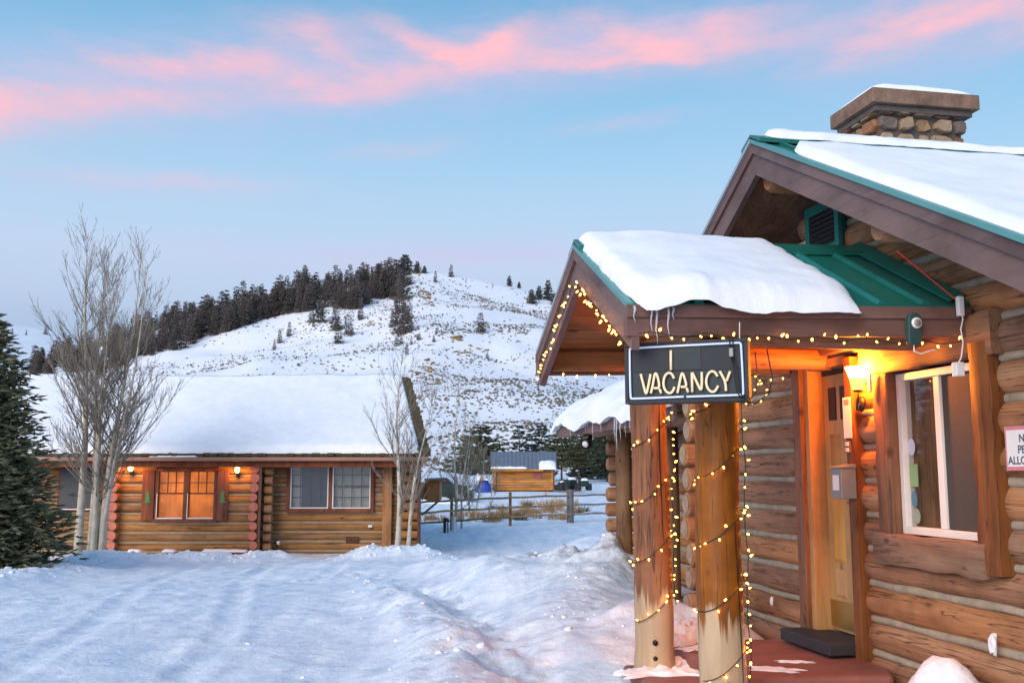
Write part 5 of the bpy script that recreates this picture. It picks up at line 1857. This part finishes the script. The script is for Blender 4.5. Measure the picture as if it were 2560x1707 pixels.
snow_sheet('roof_snow', csn, lambda u, v: .15 + .02 * math.sin(u * 9), .1, .10, .09, .02, 90, 34, M['snow_roof'], nfreq=1.0, namp=.035, label='broad smooth snow covering the roof of the long cabin', loc=(CXO, CYO, CZO))
snow_sheet('roof_snow', lambda u, v: (exL + (rxR - .35 - .9 * v - exL) * u, RD + 3.9 * v, RZc + .014 + (EZ - RZc) * v), lambda u, v: .2, .1, .12, .02, .18, 30, 14, M['snow_roof'], nfreq=1.0, namp=.03, label='snow on the hidden back slope of the long cabin', loc=(CXO, CYO, CZO))
# a curl of snow caught on the gutter
snow_sheet('gutter_snow', lambda u, v: (gx(-8.9) + 1.2 * u, ED - .11 + .10 * v, EZ - .074), .035, .1, .1, .04, .04, 18, 6, M['snow_roof'], namp=.01, label='small curl of snow lying in the cabin gutter', loc=(CXO, CYO, CZO))
# wooden hutch on the right wall
hut = thing('wooden_hutch', 'small pale plywood lean-to box on the right end of the cabin', 'hutch', (-2.33, 27.2, -.3))
MB().box(0, .38, 0, .8, 1.20, 1.70).build('body', M['tan_board'], hut, bev=.01)
MB().hexa([(-.03, -.1, 1.705), (.48, -.1, 1.705), (.48, .9, 1.705), (-.03, .9, 1.705)], [(-.03, -.1, 1.79), (.48, -.1, 1.74), (.48, .9, 1.74), (-.03, .9, 1.79)]).build('lid', M['casing_h'], hut, bev=.005)
for yy in (.1, .7):
    b = MB(); b.tube([(.34, yy, 1.19), (-.12, yy, .8)], .025, 6); b.build('bracket', M['casing_h'], hut)
MB().box(-.35, -.002, .1, .7, 1.22, 1.68).build('mount', M['tan_board'], hut)
# cabin lanterns
for (wx, wz) in ((-9.48, 1.80), (-6.83, 1.76)):
    t = thing('wall_lantern', 'small glowing lantern under the cabin eave, %s' % ('beside the bare aspen trunks' if wx < -8 else 'beside the column of salmon log ends'), 'lantern', (wx * 1.005, CYO - .03, wz - .22), 0, 'lanterns on the cabin wall')
    MB().box(-.035, .035, -.02, .03, 0, .12).build('bracket', M['black'], t, bev=.004)
    b = MB(); b.tube([(0, -.02, .05), (0, -.09, .04), (0, -.10, .10)], .012, 6); b.build('arm', M['black'], t, True)
    b = MB(); b.tube([(0, -.10, .10), (0, -.10, .13), (0, -.10, .20), (0, -.10, .235)], [.03, .05, .06, .04], 10); b.build('glass', M['lamp_glow'], t, True)
    b = MB(); b.tube([(0, -.10, .236), (0, -.10, .25), (0, -.10, .29)], [.062, .06, .01], 10); b.build('cap', M['black'], t, True)
    point('lantern_light', (0, -.17, .18), 26.0, (1.0, .36, .05), .04, t)
fl = thing('spot_lamp', 'small white and black ground spotlight at the foot of the cabin wall', 'lamp', (-5.88, 25.35, -.22))
b = MB(); b.tube([(0, 0, 0), (0, 0, .1)], .02, 8); b.build('stem', M['black'], fl)
b = MB(); b.tube([(-.06, .03, .12), (.02, -.03, .13), (.05, -.06, .13)], [.035, .06, .065], 12); b.build('head', M['black'], fl, True)
b = MB(); b.tube([(.051, -.061, .13), (.06, -.07, .13)], [.055, .05], 12); b.build('lens', M['white'], fl, True)
# planter logs half buried before the middle section
for (wx, lab) in ((-8.35, 'snow-topped log end half buried before the cabin window'), (-9.2, 'short snow-topped stump by the aspen trunks'), (-7.0, 'low snowy plank bench buried before the cabin wall')):
    t = thing('buried_log', lab, 'log', (wx, 24.75, -.53))
    wd = .55 if wx > -7.5 else .16
    MB().box(-wd, wd, -.12, .12, 0, .26).build('body', M['clog'], t, bev=.02)
    snow_sheet('snow_cap', lambda u, v: (-wd + 2 * wd * u, -.13 + .26 * v, .262), .06, .08, .08, .08, .08, 12, 8, M['snow_roof'], parent=t, namp=.02)


# ------------------------------------------------------------------ bare aspens
def aspen(name, label, base_, trunks, seed, spread=1.0, nbr=46, twig_r=.0055, L0=2.1):
    rg = random.Random(seed)
    t = thing(name, label, 'tree', base_)
    cr = MB()

    def branch(p, d, L_, r_, depth):
        n = (4, 3, 2)[depth]
        pts = [p.copy()]
        dd = d.normalized()
        for i in range(n):
            dd = (dd + Vector((rg.gauss(0, .09), rg.gauss(0, .09), .13 if depth == 0 else .10))).normalized()
            pts.append(pts[-1] + dd * (L_ / n))
        cr.tube(pts, [max(.0024, r_ * (1 - .8 * i / n)) for i in range(n + 1)], 4 if depth == 0 else 3, False)
        if depth >= 2:
            return
        m = int(L_ * (6.5 if depth == 0 else 6)) + 1
        for k_ in range(m):
            u = rg.uniform(.18, 1.0) * n
            i = min(int(u), n - 1)
            q = pts[i].lerp(pts[i + 1], u - i)
            dv = (pts[i + 1] - pts[i]).normalized()
            sd = Vector((rg.gauss(0, 1), rg.gauss(0, 1), rg.gauss(.25, .6))).normalized()
            nd = (dv + sd * rg.uniform(.45, .8)).normalized()
            branch(q, nd, L_ * rg.uniform(.22, .45) * (1.1 - .5 * u / n), max(r_ * .45, twig_r * .7), depth + 1)

    for (dx, dy, tx, ty, H, r0) in trunks:
        n = 12
        pts = []
        for i in range(n + 1):
            u = i / n
            pts.append(Vector((dx + (tx - dx) * u ** 1.1 + .05 * math.sin(u * 7 + dx * 9), dy + (ty - dy) * u + .04 * math.cos(u * 6 + dx * 5), -.25 + (H + .25) * u)))
        rs = [max(.006, r0 * (1 - u) ** 1.15 + .004) for u in [i / n for i in range(n + 1)]]
        b = MB(); b.tube(pts, rs, 9, True, .08, dx * 7)
        b.build('trunk', M['bark_aspen'], t, True)
        for k_ in range(int(nbr * H / 6 * .58)):
            u = .20 + .79 * rg.random() ** .9
            i = min(int(u * n), n - 1)
            p = pts[i].lerp(pts[i + 1], u * n - i)
            a = rg.uniform(0, 6.283)
            e = R(rg.uniform(26, 52) + 22 * u)
            L_ = L0 * spread * (1.25 - .9 * u) * rg.uniform(.5, 1.2)
            if u < .3: L_ *= rg.uniform(.6, 1.0)
            branch(p, Vector((math.cos(a) * math.cos(e), math.sin(a) * math.cos(e), math.sin(e))), L_, min(.017, max(twig_r, rs[i] * .33)), 0)
    cr.build('branches', M['twig'], t)
    return t


gA = (-9.35, 22.3)
aspen('aspen_tree', 'tall bare multi-stemmed aspen clump in front of the cabin beside the spruce', (gA[0], gA[1], gz(*gA) - .05),
      [(-.16, 0, -.42, .2, 7.45, .105), (-.02, .1, -.05, .3, 7.0, .07), (.10, -.05, .30, 0, 6.7, .085), (.2, .12, .25, -.3, 6.3, .06), (.30, .02, .85, .1, 7.15, .085), (.36, -.08, 1.15, -.2, 6.6, .06)], 3, 1.0, 74)
gB = (-2.72, 24.1)
aspen('aspen_tree', 'small bare pale two-stemmed aspen before the right corner of the cabin', (gB[0], gB[1], gz(*gB) - .05),
      [(-.03, 0, .0, .1, 4.75, .075), (.16, .03, .75, .2, 3.9, .06)], 13, .85, 84)
aspen('aspen_tree', 'bare thin aspen behind the right end of the cabin roof', (-1.9, 33.0, -.3), [(0, 0, .1, 0, 4.6, .05), (.2, 0, .5, .2, 3.8, .04)], 23, .75, 80)
aspen('bare_shrub', 'dense bare twiggy shrub behind the right end of the cabin', (-1.6, 36.0, -.2), [(0, 0, .1, 0, 3.0, .05), (.3, .2, .6, .2, 2.6, .04), (-.3, .1, -.5, .2, 2.4, .04), (.6, 0, 1.1, 0, 2.1, .03)], 29, .75, 80, .007)

# ------------------------------------------------------------------ spruce at the left edge
SPX, SPY = -9.75, 18.4
spg = gz(SPX, SPY)
spr = thing('spruce_tree', 'dense dark green spruce in front of the left end of the cabin', 'tree', (SPX, SPY, spg))
rg = random.Random(12)
b = MB(); conifer(b, 4.85, 1.72, 46, 26, .125, rg, .04, .62, .26, .023, 1.1, .30)
b.build('crown', M['spruce'], spr)
b = MB(); conifer(b, 4.4, 1.15, 26, 14, .17, rg, .05, .7, .2, .055, 1.1, .3)
b.build('inner_crown', M['spruce'], spr)
b = MB(); b.tube([(0, 0, -.1), (0, 0, 2.5), (0, 0, 4.7)], [.13, .07, .012], 8); b.build('trunk', M['bark'], spr, True)

# ------------------------------------------------------------------ middle distance
P2 = lambda xd, yd, Yw: (ray(xd, yd)[0] * Yw / ray(xd, yd)[1], Yw, CAM_H + ray(xd, yd)[2] * Yw / ray(xd, yd)[1])
# fence
FP = [(1037, 32.4), (1172, 34.2), (1310, 35.8)]
fen = thing('rail_fence', 'three-rail wooden fence across the snow between the cabin and the lodge', 'fence', (0, 34, -.15))
fo = Vector((0, 34, -.15))
fx = [P2(x, 1210, y)[0] for x, y in FP]
fpos = [Vector((P2(925, 1210, 30.9)[0], 30.9, 0))] + [Vector((fx[i], FP[i][1], 0)) for i in range(3)] + [Vector((P2(1420, 1200, 36.6)[0], 36.6, 0)), Vector((P2(1520, 1200, 37.5)[0], 37.5, 0))]
for i, p in enumerate(fpos):
    g_ = gz(p.x, p.y)
    rr = .13 if i == 3 else .05
    b = MB(); b.tube([(p.x - fo.x, p.y - fo.y, g_ - fo.z - .2), (p.x - fo.x, p.y - fo.y, g_ - fo.z + .6), (p.x - fo.x, p.y - fo.y, g_ - fo.z + (1.16 if i == 3 else 1.13))], rr, 10, True, .04, i)
    b.build('post', M['fence_grey'] if i == 3 else M['fence_brown'], fen, True, auto=45)
for a_, c_ in zip(fpos[:-1], fpos[1:]):
    for hh in (.30, .62, .95):
        ga, gb = gz(a_.x, a_.y) + hh, gz(c_.x, c_.y) + hh
        p0 = Vector((a_.x, a_.y - .08, ga)) - fo; p1 = Vector((c_.x, c_.y - .08, gb)) - fo
        d = (p1 - p0) * .02
        b = MB()
        n = 8
        b.tube([p0 - d + (p1 - p0 + d * 2) * (j / n) + Vector((0, 0, .010 * math.sin(j * 1.3 + hh * 9))) for j in range(n + 1)], .034, 8, True, .1, hh * 30 + a_.x)
        b.build('rail', M['fence_wood'] if a_.x < 1.9 else M['fence_grey'], fen, True, auto=45)
# bin and white pipe
px, py = P2(1024, 1220, 31.6)[:2]
bn = thing('bollard', 'short black post with white stripe standing before the fence', 'post', (px, py, gz(px, py)))
b = MB(); b.tube([(0, 0, -.05), (0, 0, .42), (0, 0, .46)], [.08, .085, .05], 12); b.build('body', M['rubber'], bn, True, auto=40)
MB().box(.01, .05, -.092, -.082, .0, .34).build('stripe', M['white'], bn)
px, py = P2(1042, 1222, 32.0)[:2]
pp = thing('white_pipe', 'short white pipe standing beside the fence post', 'pipe', (px, py, gz(px, py)))
b = MB(); b.tube([(0, 0, -.05), (0, 0, .44)], .065, 12); b.build('pipe', M['white'], pp, True, auto=40)
b = MB(); b.tube([(0, 0, .44), (0, 0, .47)], [.075, .06], 12); b.build('cap', M['white'], pp, True, auto=40)

# shed
YS = 61.0
xl, _, zb = P2(1131, 1126, YS); xr = P2(1274, 1126, YS)[0]
sg_ = gz((xl + xr) / 2, YS + 1)
shed = thing('log_shed', 'small honey-coloured log shed with grey metal roof behind the fence', 'shed', ((xl + xr) / 2, YS, zb))
hw = (xr - xl) / 2
for k in range(8):
    zc = .08 + .155 * k
    b = MB(); b.log((-hw, 0, zc), (hw, 0, zc), .082, 10, 4, .04, k * 3.3, rnd=.1); b.build('log', M['shed_log'], shed, True, auto=45)
    for sx in (-1, 1):
        b = MB(); b.log((sx * (hw - .15), -.2, zc + .07), (sx * (hw - .15), 3.0, zc + .07), .08, 10, 3, .04, k * 5.3, rnd=.1); b.build('log', M['shed_log'], shed, True, auto=45)
MB().box(-hw + .1, hw - .1, .05, 2.9, -.6, 1.25).build('wall_core', M['dark_room'], shed)
ztop = P2(1200, 1037, YS + 1.6)[2] - zb
rq = [(-hw - .12, -.4, 1.28), (hw + .12, -.4, 1.28), (hw + .18, 1.6, ztop), (-hw - .16, 1.6, ztop)]
b = MB(); b.hexa([(x, y, z - .05) for x, y, z in rq], rq); b.hexa([(-hw - .16, 1.61, ztop - .05), (hw + .18, 1.61, ztop - .05), (hw + .12, 3.4, 1.2), (-hw - .12, 3.4, 1.2)], [(-hw - .16, 1.61, ztop), (hw + .18, 1.61, ztop), (hw + .12, 3.4, 1.25), (-hw - .12, 3.4, 1.25)])
srf = b.build('roof', M['shed_roof'], shed)
for i in range(17):
    x_ = -hw - .1 + (2 * hw + .2) * i / 16
    b = MB(); b.prism([(x_, -.4, 1.282), (x_, 1.6, ztop + .002), (x_, 1.6, ztop + .035), (x_, -.4, 1.315)], (.035, 0, 0)); b.build('roof_rib', M['shed_roof'], srf)
MB().box(hw - 1.25, hw - .8, -.11, -.085, .72, 1.2).build('window', plain('red_pane', (.30, .07, .07), .5), shed)
b = MB(); b.box(-hw - .1, hw - .7, -.46, -.38, 1.16, 1.27); b.build('eave_board', M['shed_log'], shed)
snow_sheet('roof_snow', lambda u, v: (hw - .95 + 1.05 * u, -.5 + .75 * v, 1.20 + max(0, -.10 + .75 * v) * (ztop - 1.28) / 2.0 + .06), .26, .3, .25, .25, .2, 18, 12, M['snow_roof'], namp=.05, label='lump of snow sliding off the corner of the shed roof', loc=((xl + xr) / 2, YS, zb))
snow_sheet('roof_snow', lambda u, v: (-hw - .1 + 2.2 * u, -.46 + .22 * v + wv(u * 3, 5, .05), 1.30 + .22 * v * .3), .09, .1, .1, .08, .08, 20, 6, M['snow_roof'], namp=.04, label='thin ledge of snow along the shed eave', loc=((xl + xr) / 2, YS, zb))

# trees by the shed
PM = []
for i in range(4):
    rg = random.Random(300 + i)
    b = MB()
    if i < 2:   # bushy
        conifer(b, 1.0, .46, 16, 16, .075, rg, .10, .55, .10, .020, .9, .3, .25)
    else:
        conifer(b, 1.0, .27, 18, 12, .06, rg, .08, .8, .25, .017, .9, .3)
    PM.append(b)
MT = [(1103, 1092, 978, 72, 0, 'pine', 'wide bushy olive pine beside the shed', 1.35), (1193, 1092, 978, 82, 2, 'pine_dark', 'pointed dark conifer just behind the shed roof ridge', 1.1), (1222, 1090, 985, 84, 2, 'pine_dark', 'slim dark conifer behind the middle of the shed roof', .9),
      (1245, 1090, 972, 86, 3, 'pine_dark', 'tall dark conifer behind the shed gable', 1.15), (1290, 1098, 985, 80, 1, 'pine', 'bushy conifer right of the shed', .9), (1330, 1102, 1000, 76, 1, 'pine', 'olive green conifer with a bare trunk near the lodge wing', .85),
      (1360, 1100, 905, 90, 3, 'pine_dark', 'tall conifer rising behind the snowy wing roof', 1.1), (1392, 1100, 895, 92, 2, 'pine', 'conifer tip showing above the snowy wing roof', 1.1), (1395, 1100, 960, 85, 3, 'pine_dark', 'dark conifer hidden behind the wing corner', 1.1)]
for (xd, yb, yt, Yw, vi, mt, lab, wk) in MT:
    x_, _, z0_ = P2(xd, yb, Yw)
    zt = P2(xd, yt, Yw)[2]
    z0_ = min(z0_, gz(x_, Yw) + .4)
    H = zt - z0_
    t = thing('pine_tree', lab, 'tree', (x_, Yw, z0_), rng.uniform(0, 6), 'conifers around the shed')
    me = PM[vi].mesh('crown', M[mt])
    up_ = .18 if 'bare trunk' in lab or 'right of the shed' in lab else .0
    put('crown', me, t, (0, 0, H * up_), None, (H * wk, H * wk, H * (1 - up_)))
    b = MB(); b.tube([(0, 0, -.5), (0, 0, H * .9)], [.10, .02], 6); b.build('trunk', M['bark'], t, True)

# parked car, tarp, yard machines
xc, yc, zc_ = P2(1012, 1132, 50)
zc_ -= .38
car = thing('parked_car', 'dark green parked car half buried in snow behind the fence', 'car', (xc, yc, zc_), 0)
prof = [(-1.5, .1), (-1.5, .55), (-1.25, .75), (-.95, .80), (-.55, 1.12), (.25, 1.14), (.62, .80), (1.35, .72), (1.55, .55), (1.6, .1)]
b = MB(); b.prism([(x, .0, z) for x, z in prof], (0, 1.5, 0)); b.build('body', M['car_paint'], car, bev=.06)
b = MB(); b.prism([(-.85, -.01, .82), (-.52, -.01, 1.06), (.2, -.01, 1.08), (.5, -.01, .82)], (0, .03, 0)); b.build('side_window', M['car_glass'], car)
MB().box(1.40, 1.565, -.012, .12, .52, .64).build('headlight', M['white'], car, bev=.02)
for wx_ in (-.95, 1.0):
    b = MB(); b.tube([(wx_, -.03, .2), (wx_, .18, .2)], .3, 16); wh = b.build('wheel', M['tire'], car, True, auto=40)
    b = MB(); b.tube([(wx_, -.045, .2), (wx_, -.032, .2)], .17, 14); b.build('hub', M['grey_metal'], wh)
snow_sheet('snow_drift', lambda u, v: (-2.2 + 4.6 * u, -1.6 + 1.7 * v, -.35 + .05 * math.sin(u * 7)), lambda u, v: .55 * math.sin(math.pi * min(1, u * 1.05)) ** .6, .6, .6, .8, .3, 24, 10, M['snow_roof'], namp=.1, label='snow drift banked against the parked car', loc=(xc, yc, zc_))
xt, yt_, zt_ = P2(1112, 1130, 60)
tp = thing('tarp_heap', 'bright blue tarpaulin heap capped with snow beside the shed', 'tarp', (xt, yt_, zt_))
rows = []
for i in range(9):
    row = []
    for j in range(15):
        a = 2 * math.pi * j / 14; u = i / 8
        r_ = (.46 * (1 - u ** 2.2) + .04) * (1 + .22 * mnoise.noise(Vector((math.cos(a) * 1.5, math.sin(a) * 1.5, u * 2))))
        row.append((r_ * math.cos(a) * 1.05, r_ * math.sin(a), .78 * u * (1 + .1 * math.sin(a * 3))))
    row[14] = row[0]
    rows.append(row)
b = MB(); b.grid(rows, flip=True); b.build('sheet', M['tarp'], tp, True)
b = MB(); b.add([(-.4, -.1, .35), (-.85, -.15, .02), (-.75, -.25, .0), (-.3, -.3, .2)], [(0, 1, 2, 3)]); b.build('flap', M['tarp'], tp)
snow_sheet('snow_cap', lambda u, v: (-.55 + .8 * u, -.35 + .6 * v, .70), .30, .25, .25, .25, .25, 12, 10, M['snow_roof'], parent=tp, namp=.06)


def machine(xd, Yw, lab, s):
    x_, _, z_ = P2(xd, 1126, Yw)
    t = thing('yard_tractor', lab, 'tractor', (x_, Yw, z_), rng.uniform(-.6, .6), 'yard machines by the shed')
    for (wx_, wy_) in ((-.35, -.3), (.35, -.3), (-.35, .3), (.35, .3)):
        b = MB(); b.tube([(wx_ * s - .08, wy_ * s, .22 * s), (wx_ * s + .08, wy_ * s, .22 * s)], .22 * s, 12); b.build('wheel', M['tire'], t, True, auto=40)
    b = MB(); b.prism([(-.25 * s, -.45 * s, .25 * s), (-.25 * s, -.45 * s, .6 * s), (-.25 * s, -.1 * s, .68 * s), (-.25 * s, .1 * s, .5 * s), (-.25 * s, .5 * s, .5 * s), (-.25 * s, .5 * s, .25 * s)], (.5 * s, 0, 0)); b.build('body', M['car_paint'], t, bev=.03)
    MB().box(-.18 * s, .18 * s, .12 * s, .42 * s, .51 * s, .62 * s).build('seat', M['tire'], t, bev=.03)
    b = MB(); b.tube([(-.28 * s, -.12 * s, .85 * s), (0, -.08 * s, .82 * s), (.28 * s, -.12 * s, .85 * s)], .02, 6); b.build('handlebar', M['black'], t)
    snow_sheet('snow_cap', lambda u, v: (-.22 * s + .44 * s * u, -.44 * s + .3 * s * v, .63 * s), .14 * s, .1, .1, .1, .1, 8, 8, M['snow_roof'], parent=t, namp=.02)


machine(1290, 60, 'dark quad bike with snow on its nose close beside the shed wall', .75)
machine(1308, 59, 'dark quad bike standing in dry grass behind the grey fence post', 1.0)
machine(1340, 58, 'snow-laden quad bike near the log corner of the lodge wing', .9)

# dry grass and brush beyond the fence
b = MB(); rg = random.Random(31)
for (x0, x1, y0, y1, n) in ((1055, 1150, 1182, 1200, 300), (1150, 1245, 1170, 1192, 260), (1195, 1290, 1155, 1178, 180), (1040, 1060, 1188, 1200, 60), (975, 1035, 1190, 1200, 90), (1260, 1340, 1150, 1195, 200), (1250, 1340, 1118, 1128, 120)):
    for k in range(n):
        xd, yd = rg.uniform(x0, x1), rg.uniform(y0, y1)
        if fbm(np.array([xd * .06]), np.array([yd * .12]), 2, 14)[0] < -.08: continue
        d = ray(xd, yd)
        Yw = 40.0
        for _ in range(6):
            Yw = max(30, min(70, (gz(d[0] / d[1] * Yw, Yw) - CAM_H) / d[2] * d[1])) if d[2] < 0 else 60
        x_ = d[0] / d[1] * Yw
        g_ = gz(x_, Yw)
        for q in range(5):
            a = rg.uniform(0, 6.28); h = rg.uniform(.12, .34)
            bx, by = x_ + rg.gauss(0, .07), Yw + rg.gauss(0, .07)
            tx, ty = bx + rg.gauss(0, .08), by + rg.gauss(0, .08)
            wq = .016
            b.add([(bx - wq * math.cos(a), by - wq * math.sin(a), g_ - .03), (bx + wq * math.cos(a), by + wq * math.sin(a), g_ - .03), (tx, ty, g_ + h)], [(0, 1, 2)])
tag(b.build('dry_grass', M['drygrass']), 'patches of tan dry grass poking through snow beyond the fence', 'grass', kind='stuff')
# grass under the spruce
b = MB()
for k in range(1600):
    x_, y_ = rg.gauss(-9.6, .6), rg.gauss(17.3, .9)
    g_ = gz(x_, y_); a = rg.uniform(0, 6.28); h = rg.uniform(.03, .12)
    b.add([(x_ - .01 * math.cos(a), y_ - .01 * math.sin(a), g_ - .02), (x_ + .01 * math.cos(a), y_ + .01 * math.sin(a), g_ - .02), (x_ + rg.gauss(0, .04), y_ + rg.gauss(0, .04), g_ + h)], [(0, 1, 2)])
tag(b.build('dry_grass', M['drygrass']), 'bare brown grass patch under the spruce', 'grass', kind='stuff')
# sage clumps beyond the fence
SGM = []
for i in range(3):
    b = MB(); r2 = random.Random(60 + i)
    for k in range(70):
        a = r2.uniform(0, 6.28); e = r2.uniform(.2, 1.4)
        b.spindle(Vector((0, 0, 0)) + Vector((math.cos(a), math.sin(a), 0)) * r2.uniform(0, .12), Vector((math.cos(a) * math.cos(e), math.sin(a) * math.cos(e), math.sin(e))), r2.uniform(.25, .5), .012)
    SGM.append(b.mesh('brush', M['drybrush']))
for (xd, yd, Yw) in ((1130, 1160, 44), (1150, 1162, 43), (1187, 1192, 37.5), (1198, 1195, 37), (1325, 1180, 40), (1210, 1150, 46), (1340, 1172, 42), (1260, 1165, 43)):
    x_ = P2(xd, yd, Yw)[0]
    tag(put('brush_clump', rng.choice(SGM), None, (x_, Yw, gz(x_, Yw) - .03), (0, 0, rng.uniform(0, 6)), rng.uniform(.7, 1.1)), 'low dry brush clump in the snow beyond the fence', 'brush', 'dry brush clumps beyond the fence')

for (lx, ly, z_, a_, c_, h_, lab) in ((-1.45, -.02, .217, .40, .13, .05, 'crumbled snow on the plinth at the foot of the stained post'), (-1.28, .28, .217, .20, .20, .07, 'snow heap on the plinth behind the stained post'),
                                     (-.78, -.52, .3175, .20, .10, .012, 'thin trodden snow patch on the red porch slab'), (-.52, -.30, .3175, .14, .05, .010, 'small streak of snow on the porch slab before the step'),
                                     (-1.0, .35, .3175, .20, .10, .02, 'thin snow patch on the porch slab edge by the lit post'), (-.95, .72, .30, .40, .22, .16, 'crusty snow heap between the porch slab and the log corner')):
    p0 = to_wld(lx, ly, z_)
    snow_sheet('snow_patch', lambda u, v: (a_ * (u - .5) * 2 * (.75 + .35 * mnoise.noise(Vector((u * 3, v * 3, lx * 7)))) + .06 * mnoise.noise(Vector((v * 9, u * 2, ly * 5))), c_ * (v - .5) * 2 * (.75 + .5 * mnoise.noise(Vector((u * 4, v * 2, ly * 9)))), 0), h_, a_ * .9, a_ * .9, c_ * .9, c_ * .9, 26, 20, M['snow_roof'], nfreq=16, namp=h_ * .8, label=lab, loc=tuple(p0), rz_=LTH + ly)

# loose snow chunks on the plough banks and at the lodge wall
CH = []
for i in range(4):
    b = MB(); P = []
    for iu in range(6):
        row = []
        for iv in range(8):
            th = math.pi * iu / 5; ph = 2 * math.pi * iv / 7
            d = Vector((math.sin(th) * math.cos(ph), math.sin(th) * math.sin(ph), math.cos(th)))
            row.append(tuple(d * (1 + .55 * mnoise.noise(d * 1.6 + Vector((i * 5, 2, 0))) + .55 * mnoise.noise(d * 3.3 + Vector((i * 3, 7, 1))))))
        row[7] = row[0]; P.append(row)
    b.grid(P); CH.append(b.mesh('snow_chunk', M['snow_roof']))
rg = random.Random(77)
bj = MB()
csrc = []
for me in CH:
    co = np.empty(len(me.vertices) * 3); me.vertices.foreach_get('co', co)
    csrc.append((co.reshape(-1, 3), [tuple(p.vertices) for p in me.polygons]))


def chunks(pts, n, sp, s0, s1):
    for k in range(n):
        i = rg.randrange(len(pts) - 1); u = rg.random()
        x_ = pts[i][0] + (pts[i + 1][0] - pts[i][0]) * u + rg.gauss(0, sp); y_ = pts[i][1] + (pts[i + 1][1] - pts[i][1]) * u + rg.gauss(0, sp)
        s = s0 + (s1 - s0) * rg.random() ** 3
        co, fs = rg.choice(csrc)
        a = rg.uniform(0, 6.28); c_, s_ = math.cos(a), math.sin(a)
        Rm = np.array([[c_, -s_, 0], [s_, c_, 0], [0, 0, 1]])
        bj.add((co * np.array([s * rg.uniform(.8, 1.5), s, s * rg.uniform(.5, .9)])) @ Rm.T + np.array([x_, y_, gz(x_, y_) + s * .1]), fs)


chunks(BERM_L, 220, .36, .012, .06)
chunks(BERM_C, 80, .26, .010, .035)
chunks(MOUND_R, 40, .4, .010, .03)
chunks(PILE, 40, .3, .012, .05)
chunks([(-3.9, 23.2), (-1.6, 23.2)], 80, .4, .015, .06)
chunks([(-8, 14), (-1, 9)], 18, 2.0, .008, .022)
tag(bj.build('snow_rubble', M['snow_roof'], smoothf=True), 'small broken lumps of snow strewn on the ploughed banks', 'snow', kind='stuff')
for (lx, ly, z_, s, lab) in ((-.02, -1.78, .66, .06, 'small scrap of snow stuck on the log wall above the drift'), (-.05, 1.05, .56, .035, 'tiny scrap of snow stuck on the wall left of the door'), (-.45, .98, .36, .11, 'rounded lump of snow on the porch slab left of the door'), (-.60, 1.02, .42, .09, 'snow lump on the porch slab behind the sign post')):
    p = to_wld(lx, ly, z_)
    tag(put('snow_clump', CH[rg.randrange(4)], None, p, (0, .1, LTH + rg.uniform(-.3, .3)), (s * .35, s * .7, s)), lab, 'snow')
